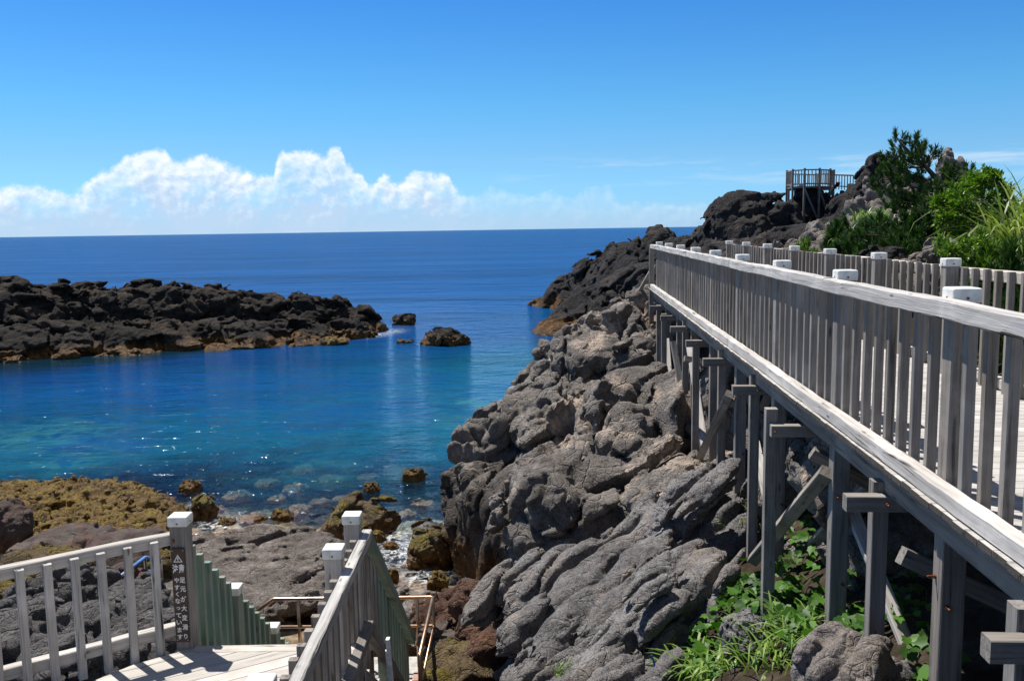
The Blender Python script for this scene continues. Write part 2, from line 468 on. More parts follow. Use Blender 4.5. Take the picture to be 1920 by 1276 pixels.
M_CLIFF = rock_mat('cliff_lava', ((.085, .074, .066), (.20, .18, .162), (.34, .31, .28)), weed=.9, shade_stain=(1.7, 2.5), tan=((.50, .40, .32), .9))
M_FRONT = rock_mat('grey_speckled_lava', ((.068, .063, .062), (.155, .147, .145), (.265, .256, .251)), grain=.7, fine=.72, tan=((.30, .23, .17), .35), scale=1.3)
M_DARK = rock_mat('black_lava', ((.016, .0145, .0145), (.036, .033, .033), (.066, .061, .061)), weed=1.3, scale=.5, tide=1.2, tan=((.12, .095, .075), .5))
M_REEF = rock_mat('reef_lava', ((.012, .010, .009), (.028, .024, .020), (.056, .048, .041)), weed=.75, scale=.5, tide=.9, tan=((.10, .07, .05), .6))
M_TAN = rock_mat('tan_lava', ((.13, .11, .095), (.27, .235, .205), (.40, .355, .31)), scale=.8)
M_WEEDY = rock_mat('weed_covered_rock', ((.03, .018, .007), (.13, .075, .016), (.27, .165, .04)), weed=.22, moss=((.06, .042, .007), (.31, .205, .03)), grain=.7, scale=1.2)
M_MAROON = rock_mat('maroon_boulder', ((.035, .026, .022), (.075, .052, .044), (.115, .10, .085)), weed=.4, tan=((.13, .05, .035), .7), spec=.4, fine=.5)
M_OCHRE = rock_mat('ochre_boulder', ((.06, .045, .025), (.12, .085, .045), (.22, .165, .08)), weed=.5, grain=.6, moss=((.07, .055, .01), (.22, .175, .03)))
M_RUSTY = rock_mat('rust_red_rock', ((.05, .028, .02), (.12, .065, .045), (.21, .12, .08)), weed=.5, tan=((.24, .12, .06), .6))
M_FLAT = rock_mat('brown_shore_rock', ((.075, .06, .051), (.19, .163, .143), (.38, .335, .30)), weed=.25, scale=1.6, grain=.55)
M_SUB = rock_mat('pale_submerged_rock', ((.22, .13, .07), (.44, .29, .17), (.60, .44, .29)))
M_SHORE = rock_mat('dark_shore_lava', ((.05, .046, .045), (.12, .113, .112), (.21, .20, .197)), scale=1.2, grain=.5)

# ground: sea floor, shore and soil
def ground_mat():
    m, t = new_mat('ground')
    pos = t.n('NewGeometry').outputs['Position']; z = t.n('SeparateXYZ', {0: pos}).outputs['Z']
    n1 = t.noise(pos, .5, 6, .65); n2 = t.noise(pos, 4, 6, .7); n3 = t.noise(pos, 30, 4, .7)
    bed = t.ramp(t.math('ADD', t.math('MULTIPLY', n1, .6), t.math('MULTIPLY', n2, .4)), [(.34, (.07, .042, .025)), (.45, (.17, .115, .07)), (.53, (.30, .23, .15)), (.63, (.55, .50, .38))])
    soil = t.ramp(n2, [(.3, (.02, .014, .009)), (.5, (.045, .032, .022)), (.72, (.09, .07, .05))])
    col = t.mix(t.mr(t.math('ADD', z, t.math('MULTIPLY', n1, 1.0)), .9, 1.6, 0, 1), bed, soil)
    b = t.n('Bump', {'Strength': .9, 'Distance': .06, 'Height': t.math('ADD', n2, t.math('MULTIPLY', n3, .4))})
    t.out(t.n('BsdfPrincipled', {'Base Color': col, 'Roughness': .95, 'Normal': b, 'Specular IOR Level': .15})); return m
M_GROUND = ground_mat()

def water_mat():
    m, t = new_mat('sea_water')
    pos = t.n('NewGeometry').outputs['Position']
    dep = t.n('Attribute', attribute_name='depth').outputs['Fac']; foam = t.n('Attribute', attribute_name='foam').outputs['Fac']
    n1 = t.noise(pos, .12, 4, .55, .8); n2 = t.noise(pos, .7, 4, .6, .5)
    d = t.math('ADD', dep, t.math('MULTIPLY', t.math('SUBTRACT', n1, .5), t.math('MULTIPLY', dep, .9)))
    d = t.math('ADD', d, t.math('MULTIPLY', t.math('SUBTRACT', n2, .5), t.math('MINIMUM', dep, .8)))
    # colour of the water body by depth over the sea floor (0..10 m)
    body = t.ramp(t.math('DIVIDE', d, 10.0), [(0.0, (.008, .012, .045)), (.05, (.005, .022, .10)), (.13, (.004, .070, .155)), (.23, (.003, .104, .185)), (.32, (.002, .060, .155)), (.45, (.003, .045, .165)), (.8, (.005, .055, .185))])
    sand = t.n('Attribute', attribute_name='sand').outputs['Fac']; weedy = t.n('Attribute', attribute_name='weedy').outputs['Fac']
    body = t.mix(t.math('MULTIPLY', sand, t.mr(t.noise(pos, .9, 5, .65, .8), .40, .60, 0, .8)), body, (.030, .165, .185))
    body = t.mix(t.mr(t.math('MULTIPLY', weedy, t.math('ADD', .55, n1)), .15, .95, 0, .88), body, (.003, .016, .017))  # reef's dark reflection and shade painted into the water colour, over dark bottom
    tint = t.ramp(t.math('DIVIDE', d, 3.0), [(0, (1, .97, .92)), (.12, (.95, .93, .90)), (.35, (.66, .84, .90)), (1, (.10, .42, .62))])
    op = t.mr(d, 0.2, 3.6, .02, 1.0)
    # waves: long swell, chop, ripples
    mp = t.n('Mapping', {'Vector': pos, 'Rotation': (0, 0, rad(12)), 'Scale': (.6, 1.25, 1)}).outputs[0]
    w0 = t.noise(mp, .10, 3, .55, .4); w1 = t.noise(mp, .45, 3, .5, .3); w2 = t.noise(mp, 1.7, 4, .6, .4); w3 = t.noise(mp, 6.5, 3, .6)
    hgt = t.math('ADD', t.math('ADD', t.math('MULTIPLY', w1, 1.1), t.math('MULTIPLY', w0, t.mr(t.n('SeparateXYZ', {0: pos}).outputs['Y'], 55, 100, .3, 4.5))), t.math('ADD', t.math('MULTIPLY', w2, .42), t.math('MULTIPLY', w3, .10)))
    wp = t.n('Mapping', {'Vector': pos, 'Rotation': (0, 0, rad(8)), 'Scale': (.012, .05, 1)}).outputs[0]
    pat = t.mr(t.noise(wp, 1.0, 6, .65, .5), .35, .65, .80, 1.22)
    body = t.mix(1.0, body, t.n('CombineColor', {0: pat, 1: pat, 2: pat}).outputs[0], 'MULTIPLY')
    bmp = t.n('Bump', {'Strength': t.math('SUBTRACT', .8, t.math('MULTIPLY', weedy, .55)), 'Distance': .36, 'Height': hgt})
    dif = t.n('BsdfDiffuse', {'Color': body, 'Normal': bmp})
    tr = t.n('BsdfTransparent', {'Color': tint})
    sh = t.n('MixShader', {0: op, 1: tr, 2: dif})
    fr = t.n('Fresnel', {'IOR': 1.33, 'Normal': bmp}).outputs[0]
    yy = t.n('SeparateXYZ', {0: pos}).outputs['Y']
    fr = t.math('MULTIPLY', fr, t.mr(yy, 50, 110, .75, .30))      # the open sea is rougher than the cove
    gl = t.n('BsdfGlossy', {'Color': (.75, .88, 1, 1), 'Roughness': .08, 'Normal': bmp})
    sh = t.n('MixShader', {0: fr, 1: sh, 2: gl})
    fm = t.math('MULTIPLY', foam, t.mr(t.noise(pos, 5.5, 6, .75, 1.2), .44, .62, 0, 1))
    sh = t.n('MixShader', {0: fm, 1: sh, 2: t.n('BsdfDiffuse', {'Color': (.7, .74, .76, 1)})})
    t.out(sh); return m
M_WATER = water_mat()

def leaf_mat(name, dark, light, rough=.5, trans=.3, spec=.35, dead=None):
    m, t = new_mat(name)
    r = t.n('Attribute', attribute_name='rnd').outputs['Fac']
    pos = t.n('NewGeometry').outputs['Position']
    n = t.noise(pos, 3.0, 3, .6)
    f = t.math('ADD', t.math('MULTIPLY', r, .65), t.math('MULTIPLY', n, .35))
    st = [(.15, dark), (.8, light)] + ([(.97, dead)] if dead else [])
    c = t.ramp(f, st)
    b = t.n('BsdfPrincipled', {'Base Color': c, 'Roughness': rough, 'Specular IOR Level': spec})
    tl = t.n('BsdfTranslucent', {'Color': t.mix(1.0, c, (1.3, 1.5, .6, 1), 'MULTIPLY')})
    t.out(t.n('MixShader', {0: trans, 1: b, 2: tl})); return m
M_PINE = leaf_mat('pine_needles', (.010, .036, .009), (.050, .115, .018), .5, .18)
M_SEEDL = leaf_mat('young_pine_needles', (.05, .12, .012), (.16, .27, .03), .5, .25)
M_SHRUB = leaf_mat('shrub_leaves', (.030, .085, .008), (.17, .29, .025), .4, .3)
M_IVY = leaf_mat('vine_leaves', (.018, .062, .009), (.085, .20, .022), .5, .25, .3)
M_GRASS = leaf_mat('grass_blades', (.06, .14, .02), (.24, .36, .07), .45, .3, .4, (.42, .38, .20))
M_REED = leaf_mat('tall_grass_blades', (.06, .12, .025), (.30, .36, .10), .45, .25, .4, (.50, .44, .24))
M_BARK = plain_mat('pine_bark', (.085, .062, .048), .9, 0, .4, 14, .8)
M_TWIG = plain_mat('shrub_stems', (.13, .10, .075), .9, 0, .3, 14, .5)

# ------------------------------------------------------------------ daylight
SUN_EL, SUN_AZ = 64.0, -46.0        # degrees; azimuth clockwise from +Y
_sd = Vector((math.cos(rad(SUN_EL)) * math.sin(rad(SUN_AZ)), math.cos(rad(SUN_EL)) * math.cos(rad(SUN_AZ)), math.sin(rad(SUN_EL))))
sl = bpy.data.lights.new('sun', 'SUN'); sl.energy = 4.9; sl.angle = rad(.53); sl.color = (1.0, .955, .89)
so = bpy.data.objects.new('sun', sl); COL.objects.link(so); so.rotation_euler = _sd.to_track_quat('Z', 'Y').to_euler(); so.location = (-30, 20, 60)

world = bpy.data.worlds.new('World'); scene.world = world; world.use_nodes = True
t = NT(world)
sky = t.n('TexSky'); sky.sky_type = 'NISHITA'; sky.sun_disc = False; sky.sun_elevation = rad(SUN_EL); sky.sun_rotation = rad(SUN_AZ)
sky.altitude = 0; sky.air_density = 1.0; sky.dust_density = .25; sky.ozone_density = 2.2
dirv = t.n('TexCoord').outputs['Generated']
sx = t.n('SeparateXYZ', {0: dirv})
el = t.math('MULTIPLY', t.math('ARCSINE', sx.outputs['Z']), 180 / math.pi)          # degrees
az = t.math('MULTIPLY', t.math('ARCTAN2', sx.outputs['X'], sx.outputs['Y']), 180 / math.pi)
deep = t.ramp(t.math('DIVIDE', el, 40.0), [(0, (.44, .93, 1.85)), (.03, (.47, .97, 1.75)), (.11, (.48, .89, 1.36)), (.19, (.38, .90, 1.31)), (.36, (.235, .74, 1.32)), (.7, (.24, .40, .64)), (1, (.25, .36, .52))])
skyc = t.mix(1.0, sky.outputs[0], deep, 'MULTIPLY')
# cumulus bank over the horizon: outline height by bearing, billows by fractal noise
def azel(px, py):
    v = ray(px, py); v = v / np.linalg.norm(v); return math.degrees(math.atan2(v[0], v[1])), math.degrees(math.asin(v[2]))
tops = [(-200, 350), (0, 352), (60, 352), (130, 362), (180, 330), (215, 318), (262, 287), (300, 285), (330, 303), (375, 293), (420, 310), (455, 318), (490, 330), (515, 330), (528, 284), (548, 288), (570, 284), (610, 296), (626, 280), (650, 305), (680, 325), (700, 350), (715, 330), (740, 345), (775, 325), (835, 328), (850, 352), (880, 368), (930, 352), (950, 362), (1000, 372), (1030, 362), (1060, 376), (1130, 350), (1150, 366), (1200, 385), (1260, 385), (1340, 392), (1500, 400), (1800, 400), (2200, 390)]
A0, A1, E1 = -40.0, 40.0, 8.0
fc = t.n('FloatCurve', {'Value': t.math('DIVIDE', t.math('SUBTRACT', az, A0), A1 - A0)})
cv = fc.mapping.curves[0]
pts_ = [((azel(x, y)[0] - A0) / (A1 - A0), azel(x, y)[1] / E1) for x, y in tops]
pts_ = [(0.0, .3)] + [q for q in pts_ if 0.01 < q[0] < .99] + [(1.0, .3)]
cv.points[0].location = pts_[0]; cv.points[1].location = pts_[-1]
for q in pts_[1:-1]: cv.points.new(*q)
fc.mapping.update()
top = t.math('MULTIPLY', fc.outputs[0], E1)
cvec = t.n('CombineXYZ', {'X': az, 'Y': t.math('MULTIPLY', el, 1.15), 'Z': 3.7}).outputs[0]
def billow(vec, sc):
    w = t.n('TexNoise', {'Vector': vec, 'Scale': sc * .9, 'Detail': 3, 'Roughness': .5})
    wv = t.n('VectorMath', {0: w.outputs['Color'], 1: (.5, .5, .5)}, operation='SUBTRACT').outputs[0]
    wv = t.n('VectorMath', {0: wv, 'Scale': .8 / sc * .6}, operation='SCALE').outputs[0]
    v2 = t.n('VectorMath', {0: vec, 1: wv}, operation='ADD').outputs[0]
    v = t.n('TexVoronoi', {'Vector': v2, 'Scale': sc, 'Detail': 3.0, 'Roughness': .55, 'Lacunarity': 2.2}, feature='SMOOTH_F1', normalize=True)
    v.inputs['Smoothness'].default_value = .35
    return t.math('SUBTRACT', 1.0, v.outputs['Distance'])
b0 = billow(cvec, .62)
cvo = t.n('VectorMath', {0: cvec, 1: (-.22, .30, 0)}, operation='ADD').outputs[0]
b1 = billow(cvo, .62)
fn = t.noise(cvec, 1.4, 7, .62)
edge = t.math('SUBTRACT', t.math('ADD', top, t.math('ADD', t.math('MULTIPLY', t.math('SUBTRACT', b0, .62), 1.6), t.math('MULTIPLY', t.math('SUBTRACT', fn, .5), .9))), el)
mask = t.mr(edge, -.10, .50, 0, 1)
wisp = t.mr(t.noise(cvec, .45, 6, .6), .34, .60, .35, 1)
mask = t.math('MULTIPLY', mask, t.math('MAXIMUM', wisp, t.mr(edge, 0, 1.5, 1, .38)))
weak = t.mr(az, -4.5, -1.5, 1, .30)                          # the bank thins out to the right
mask = t.math('MULTIPLY', mask, weak)
lit = t.math('ADD', t.math('MULTIPLY', t.math('SUBTRACT', b0, b1), 3.2), t.math('ADD', t.mr(edge, 0, 2.6, .62, .12, False), t.math('MULTIPLY', t.math('SUBTRACT', fn, .5), .55)))
lit = t.math('ADD', lit, t.math('MULTIPLY', t.math('SUBTRACT', el, 2.2), .10))
cloudc = t.ramp(lit, [(.05, (5.3, 7.1, 9.4)), (.35, (6.9, 8.3, 9.9)), (.62, (8.8, 9.7, 10.4)), (.85, (10.4, 10.6, 10.7))])
skyc = t.mix(mask, skyc, cloudc)
hz = t.math('MULTIPLY', t.mr(el, 0.1, 2.1, .72, 0), t.mr(az, -8, 16, 1, .45))       # pale air over the sea
skyc = t.mix(hz, skyc, (5.2, 7.0, 9.0))
# thin veil of high cloud
sv = t.n('Mapping', {'Vector': cvec, 'Rotation': (0, 0, rad(-5)), 'Scale': (.10, .9, 1)}).outputs[0]
st = t.math('MULTIPLY', t.mr(t.noise(sv, 1.0, 5, .6), .47, .66, 0, .55), t.math('MULTIPLY', t.mr(el, 2.2, 3.2, 0, 1), t.mr(el, 3.6, 4.6, 1, 0)))
st = t.math('MULTIPLY', st, t.mr(az, -2, 4, 0, 1))
skyc = t.mix(st, skyc, (7.0, 8.4, 9.6))
bg = t.n('Background', {'Color': skyc, 'Strength': .075})
t.n('OutputWorld', {'Surface': bg})
# ------------------------------------------------------------------ ground heights
CP = [(-15,40,-4.2),(-4,45,-2.5),(-10,50,-3.2),(-14,30,-3.4),(1,50,-2.6),(0,62,-5),(-30,40,-4),(10,62,-3),(-40,80,-8),(0,100,-9),(30,100,-6),(-60,60,-6),(-60,20,-3),(-25,20,-1.2),(-20,27,-2.2),
 (-1,16,-.25),(-2.2,18,-.35),(-4,21.5,-.5),(-6,24,-1.0),(-2,26,-1.6),(-10,27,-1.5),(-12,23,-.2),(-6,17.5,-.1),(-9,16.5,.1),(-13,16,.2),(-1.5,21,-.7),(-8,31,-2.4),(-2.5,31,-2.6),(-16,33,-2.6),(-7.3,22,-.45),
 (-2,13,.1),(-.6,13.5,.1),(-3,12.5,.5),(-6,12,.9),(-10,12,.9),(-1,11,.8),(.5,11.5,1.1),(-5,9,1.5),(-9,8,1.8),(-1.3,9,.9),(-3.5,7,2.2),(-2,5,2.3),(-1,3,2.6),(0,8,1.7),(0,5,2.6),(-8,3,3),(-15,5,2),
 (1.2,6.5,3.1),(2.2,7,3.5),(2.6,9.3,3.45),(3,11.4,2.9),(3.1,13.5,3.0),(3.3,17,2.6),(3.6,20,3.6),(3.9,23,4.4),(4,6,4.3),(2.6,5,4.3),(3.4,9,3.6),(4.5,9,4.6),(4.6,13,4.5),(5,18,4.9),(5.5,23,5.0),(2,3,4.6),(3.5,3,5.0),
 (6,8,5.3),(6,12,5.35),(7,16,5.8),(9,19,6.4),(8,14,6.4),(10,14,7.0),(12,20,7.4),(10,26,6.1),(8,28,5.6),(6,30,4.0),(5,32,2.5),(12,30,6.4),(14,35,6.3),(16,40,6.2),(20,45,6.0),(12,40,4.3),(9,45,2),(25,30,8),(6,2,5.2),(10,5,6.5),(15,10,8),(30,10,9.5),
 (0,20,-1),(1.5,26,-1.5),(3,30,-1),(4,36,-1),(8,55,-1),(15,62,3),(22,65,5),(30,70,6),(5,78,-3),(45,60,7),(50,90,3),(4,48,-2.5),(5,42,-3)]
_cp = np.array(CP, float)
def _sys(lam=.15):
    D = np.linalg.norm(_cp[:, None, :2] - _cp[None, :, :2], axis=2)
    n = len(_cp); A = np.zeros((n + 3, n + 3)); A[:n, :n] = -D + np.eye(n) * lam
    A[:n, n] = 1; A[:n, n + 1:] = _cp[:, :2]; A[n:, :n] = A[:n, n:].T
    return np.linalg.solve(A, np.concatenate([_cp[:, 2], [0, 0, 0]]))
_wt = _sys()
def ground_h(x, y, rough=True):
    x = np.atleast_1d(np.asarray(x, float)); y = np.atleast_1d(np.asarray(y, float)); out = np.empty(len(x))
    for s in range(0, len(x), 40000):
        q = np.stack([x[s:s + 40000], y[s:s + 40000]], 1)
        D = np.linalg.norm(q[:, None] - _cp[None, :, :2], axis=2)
        out[s:s + 40000] = -D @ _wt[:-3] + _wt[-3] + q @ _wt[-2:]
    out = np.clip(out, -9, 10)
    if rough:
        p3 = np.stack([x, y, np.zeros_like(x)], 1)
        dm, cr, hh = dome(warp(p3, .3, .9, 5), .85, 9)
        out = out + .22 * fbm(p3 * .9, 4, 3) + np.where(out < 1.2, .42, .10) * (dm - .55) * np.clip(1.4 - np.abs(out + .3) * .35, 0, 1)
    return out
def G(px, py, lift=0.0, far=60.0):         # where the sight line first meets the ground
    v = ray(px, py); s = np.linspace(3, far, 1500); q = _O + v * s[:, None]
    k = np.argmax(q[:, 2] < ground_h(q[:, 0], q[:, 1], False) + lift); return q[k]

def axis(lo, a, b, hi, step, grow=1.12):
    mid = list(np.arange(a, b + step, step)); st = step; l = []; x = a
    while x > lo: st *= grow; x -= st; l.append(x)
    st = step; r = []; x = mid[-1]
    while x < hi: st *= grow; x += st; r.append(x)
    return np.array(l[::-1] + mid + r)
def grid_mesh(name, xs, ys, zf, attrs=None):
    Xg, Yg = np.meshgrid(xs, ys, indexing='ij'); x, y = Xg.ravel(), Yg.ravel(); z = zf(x, y)
    nx, ny = len(xs), len(ys); i = (np.arange(nx - 1)[:, None] * ny + np.arange(ny - 1)[None, :]).ravel()
    return mesh_np(name, np.stack([x, y, z], 1), np.stack([i, i + ny, i + ny + 1, i + 1], 1), attrs=attrs(x, y) if attrs else None)

gm = grid_mesh('ground', axis(-70, -13, 11, 80, .10, 1.06), axis(-8, 2, 28, 130, .10, 1.05), ground_h)
tag(link('ground', gm, M_GROUND), kind='structure', label='brown sea floor and soil of the shore')

FOAM = [(-2.35, 19.3, .75), (-2.9, 20.3, .45), (-8.35, 22.4, .45), (-7.2, 21.4, .40), (-9.4, 62, 1.0), (-8.4, 64, .8), (-1.9, 17.7, .4), (-5.0, 20.2, .35)]
def sea_attrs(x, y):
    near = (np.abs(x) < 69) & (y < 120); d = np.full(len(x), 8.5); d[near] = -ground_h(x[near], y[near])
    d = np.clip(d, -1, 9)
    fo = np.zeros(len(x))
    for fx, fy, r in FOAM: fo = np.maximum(fo, np.exp(-(((x - fx) / r) ** 2 + ((y - fy) / r / 1.3) ** 2)))
    fo = np.maximum(fo * .9, .10 * np.clip(1 - np.abs(d - .06) / .10, 0, 1) * near)
    sa = np.zeros(len(x))
    for px, py, rx, ry in [(130, 868, 1.6, 1.8), (500, 905, 1.5, 1.6), (640, 905, 1.4, 1.8), (70, 815, 2.5, 3), (880, 800, 1.2, 2.5), (560, 880, 1.6, 1.8), (880, 760, 1.5, 3), (420, 905, 1.2, 1.3), (740, 905, 1.0, 1.5)]:
        q = W(px, py, 0); sa = np.maximum(sa, np.exp(-(((x - q[0]) / rx) ** 2 + ((y - q[1]) / ry) ** 2)))
    pl_ = [W(*q, 0)[:2] for q in ((-200, 695), (0, 680), (200, 665), (450, 650), (600, 640), (680, 625))]; dm = np.full(len(x), 99.0)
    for a, b in zip(pl_[:-1], pl_[1:]):
        ab = b - a; t_ = np.clip(((x - a[0]) * ab[0] + (y - a[1]) * ab[1]) / ab.dot(ab), 0, 1); dm = np.minimum(dm, np.hypot(x - a[0] - t_ * ab[0], y - a[1] - t_ * ab[1]))
    fade = np.clip((-x - 8) / 14, .25, 1)
    return {'depth': d, 'foam': fo, 'sand': sa, 'weedy': np.exp(-(dm / (6.0 * fade)) ** 1.5) * fade * (y < 70)}  # weedy: band along the reef foot, painted dark for the reef's reflection
sm = grid_mesh('sea', axis(-26000, -16, 4, 26000, .16, 1.09), axis(2, 12, 36, 30000, .16, 1.07), lambda x, y: np.zeros_like(x), sea_attrs)
tag(link('sea', sm, M_WATER), kind='structure', label='deep blue sea turning turquoise in the cove')

# ------------------------------------------------------------------ cliffs, headland, reef
def d_cliff(p):
    q = warp(p, .26, .8, 21)
    ql = q @ rotm(50, 30, 0)
    f1, e1 = facet(ql * np.array([.55, 1, 1], np.float32), 1.0, 3); f2, e2 = facet(ql * np.array([.7, 1, 1], np.float32), .45, 4); f3, e3 = facet(q, .19, 5)
    d2, c2, h2 = dome(ql * np.array([.65, 1, 1], np.float32), .40, 14); d3, _, _ = dome(q, .16, 15)
    m = np.clip((perlin(p * .5, 77) + .25) * 2.0, .1, 1)
    d = .22 * fbm(p * .5, 3, 8) + .52 * f1 - .30 * (1 - e1) + .19 * f2 - .09 * (1 - e2) + .19 * (d2 - .55) * m - .07 * (1 - c2) * m + .06 * f3 * (1.2 - m) + .07 * (d3 - .5) * m + .035 * fbm(p * 6, 4, 6, .6)
    steep = np.clip(2.5 - p[:, 2], 0, 1) * np.clip((p[:, 1] * -1 + 18.8), 0, 1)
    return d * (1 - .72 * steep) + .17 * ridged(p * np.array([1.3, 1.3, .3], np.float32), 4, 12) * steep
cliff_prims = [
    ('b', (3.9, 20.9, .75), (4.4, 2.7, 2.6), (54.8, 13, 5), .6),
    ('b', (-.12, 18.5, .55), (1.3, 1.9, 1.75), (27, 6, 22), .2),
    ('b', (1.05, 18.1, 1.2), (1.15, 1.7, 1.8), (16, 10, 20), .2),
    ('b', (2.35, 17.1, 1.95), (1.2, 1.45, 1.95), (12, 6, 14), .25),
    ('e', (1.65, 15.95, 2.6), (.6, .7, 1.2)), ('e', (3.0, 16.2, 2.5), (.65, 1.6, 1.1), (-15, 15, 0)),
    ('e', (-.3, 20.6, 1.5), (.9, 1.5, 1.4)), ('e', (.35, 22.2, 2.0), (.9, 1.4, 1.25)),
    ('e', (1.0, 24.2, 2.6), (1.2, 1.6, 1.3)), ('e', (1.9, 25.4, 3.0), (1.1, 1.1, 1.1)),
    ('b', (3.3, 23.0, 2.5), (1.9, 2.0, 2.3), (-6, 5, 13), .3), ('e', (4.6, 23.8, 3.7), (1.6, 1.7, 1.2)),
]
cliff_prims = [(k_, (c_[0] + .30, c_[1] + .1, c_[2]), *r_) for k_, c_, *r_ in cliff_prims]
cl = rock_mesh('cliff', cliff_prims, .045, d_cliff, .78, .28, -.8)
tag(link('cliff', cl, M_CLIFF), kind='structure', label='big knobbly brown grey lava cliff beside the cove')

def d_ledge(p):
    q = warp(p, .18, .9, 31); ql = q @ rotm(40, 20, 0)
    f1, e1 = facet(ql * np.array([.5, 1, 1], np.float32), .7, 6); f2, e2 = facet(ql * np.array([.6, 1, 1], np.float32), .30, 7); d2, c2, _ = dome(ql * np.array([.7, 1, 1], np.float32), .24, 17); d3, _, _ = dome(q, .11, 8)
    return .12 * fbm(p * .8, 3, 9) + .34 * f1 - .20 * (1 - e1) + .12 * f2 - .05 * (1 - e2) + .09 * (d2 - .5) + .04 * (d3 - .5) + .025 * fbm(p * 8, 4, 4, .6)
ledge = rock_mesh('rock_ledge', [('b', (1.5, 13.45, 1.85), (1.45, .85, 1.6), (14, 9, 16), .2), ('e', (.42, 12.85, 2.55), (.5, .6, .75)), ('e', (2.7, 13.7, 2.7), (1.2, 1.1, .95)), ('e', (2.4, 12.7, 2.7), (1.2, .8, .95), (25, 12, 0))], .035, d_ledge, .45, .25, 0)
tag(link('rock_ledge', ledge, M_CLIFF), kind='structure', label='square brown grey lava ledge in front of the cliff')

def d_front(p):
    q = warp(p, .15, 1.3, 41); ql = q @ rotm(43, 19, 0)
    d1, c1, _ = dome(ql * np.array([.20, 1.0, 1.0], np.float32), .40, 13)
    f1, e1 = facet(ql * np.array([.35, 1, 1], np.float32), .75, 18)
    d2, c2, _ = dome(q @ rotm(38, 15, 0) * np.array([.3, 1, 1], np.float32), .17, 14)
    F1, F2, H = worley(q / .42, 15); pit = np.where(H > .55, np.clip(1 - F1 / .28, 0, 1), 0)
    F1b, _, Hb = worley(q / .16, 16); pit2 = np.where(Hb > .68, np.clip(1 - F1b / .33, 0, 1), 0)
    return .10 * fbm(p * .8, 3, 19) + .44 * (d1 - .5) - .17 * (1 - c1) + .26 * f1 - .20 * (1 - e1) + .09 * (d2 - .5) - .04 * (1 - c2) - .30 * pit - .08 * pit2 + .028 * fbm(p * 9, 4, 5, .6)
front = rock_mesh('lava_rock', [
    ('b', (1.35, 10.2, 1.75), (1.25, 1.5, 1.33), (20, 17, 3), .45), ('b', (.42, 9.7, 1.55), (.5, .9, 1.15), (15, 12, 0), .35),
    ('b', (.72, 8.5, 1.6), (.68, 1.2, 1.22), (8, 8, 0), .45),
    ('e', (.85, 7.8, 2.45), (.65, .7, .55), (20, 10, 0)), ('e', (2.3, 11.3, 2.9), (.95, 1.0, .85), (40, 15, 0)),
    ('b', (1.9, 9.15, 3.05), (.62, .42, .5), (28, 12, 0), .3), ('e', (1.35, 8.85, 2.8), (.5, .4, .5), (30, 30, 0)),
    ('e', (.45, 7.4, 2.2), (.6, .8, .6)),
], .025, d_front, .62, .16, .2)
tag(link('lava_rock', front, M_FRONT), kind='structure', label='grey lava rock with slanting folds and pits in the foreground')

def soft_cap(d, c=.16): return np.where(d > c, c + .35 * (d - c), d)
def d_knob(p):
    q = warp(p, .12, 1.6, 51); ql = q @ rotm(40, 15, 0)
    d1, c1, _ = dome(ql * np.array([.45, 1, 1], np.float32), .30, 23); f1, e1 = facet(ql * np.array([.6, 1, 1], np.float32), .38, 27); d2, _, _ = dome(q, .12, 24)
    F1, F2, H = worley(q / .3, 25); pit = np.where(H > .62, np.clip(1 - F1 / .28, 0, 1), 0)
    return .08 * fbm(p * 1.2, 3, 29) + .17 * (d1 - .5) - .07 * (1 - c1) + .13 * f1 - .05 * (1 - e1) + .04 * (d2 - .5) - .16 * pit + .022 * fbm(p * 10, 4, 5, .6)
def d_jag(p):
    q = warp(p, .6, .3, 61); ql = q @ rotm(30, 40, 0)
    f1, e1 = facet(ql * np.array([.6, 1, 1], np.float32), 2.6, 33); f2, e2 = facet(ql * np.array([.6, 1, 1], np.float32), 1.1, 34); f3, e3 = facet(q, .5, 38)
    d2, c2, _ = dome(q, .8, 37)
    return soft_cap(.25 * ridged(q * .3, 3, 35) + .75 * f1 - .25 * (1 - e1) + .48 * f2 - .2 * (1 - e2) + .2 * f3 - .07 * (1 - e3) + .2 * (d2 - .5) + .10 * fbm(p * 2.0, 4, 36, .6), .30)
def top_e(px, py, d, rx, ry, rz, dz=0.0):
    q = P(px, py, d); return ('e', (q[0], q[1], q[2] - rz + dz), (rx, ry, rz))
head = [top_e(*a) for a in [(1014, 566, 84, 2.0, 2.5, .9), (1062, 524, 82, 3.2, 4, 3.5), (1105, 484, 79, 3.5, 4.5, 5.5), (1160, 458, 76, 3.6, 4.5, 6),
    (1214, 428, 73, 1.9, 2.4, 4), (1200, 452, 73, 3.2, 4, 6), (1262, 455, 70, 3.5, 4, 7), (1298, 437, 68, 2.0, 2.5, 6), (1328, 402, 66, 2.0, 2.6, 6), (1358, 370, 66, 1.9, 2.6, 6),
    (1345, 405, 66, 2.6, 3.2, 8), (1402, 376, 66, 2.1, 2.6, 7), (1385, 400, 65, 3, 3.5, 9), (1440, 376, 66, 2.2, 3.5, 9.5), (1484, 360, 69, 2.8, 3, 9.0), (1527, 374, 68.5, 3.6, 2.6, 9.0), (1583, 338, 65.5, 3.2, 3.5, 9.5),
    (1632, 298, 62, 2.2, 2.8, 9), (1620, 325, 62, 3.2, 3.4, 10), (1680, 352, 62, 4, 5, 10), (1745, 372, 64, 5, 6, 11),
    (1040, 604, 62, 2.4, 3, 1.6), (1085, 565, 64, 3.2, 4.5, 3.6), (1130, 530, 66, 4, 6, 5), (1185, 510, 63, 4.2, 6, 6), (1255, 492, 58, 5, 6, 6), (1345, 470, 56, 6, 7, 6.5), (1450, 440, 56, 6, 7, 8), (1550, 415, 56, 5, 6, 9), (1640, 400, 56, 5, 6, 9)]]
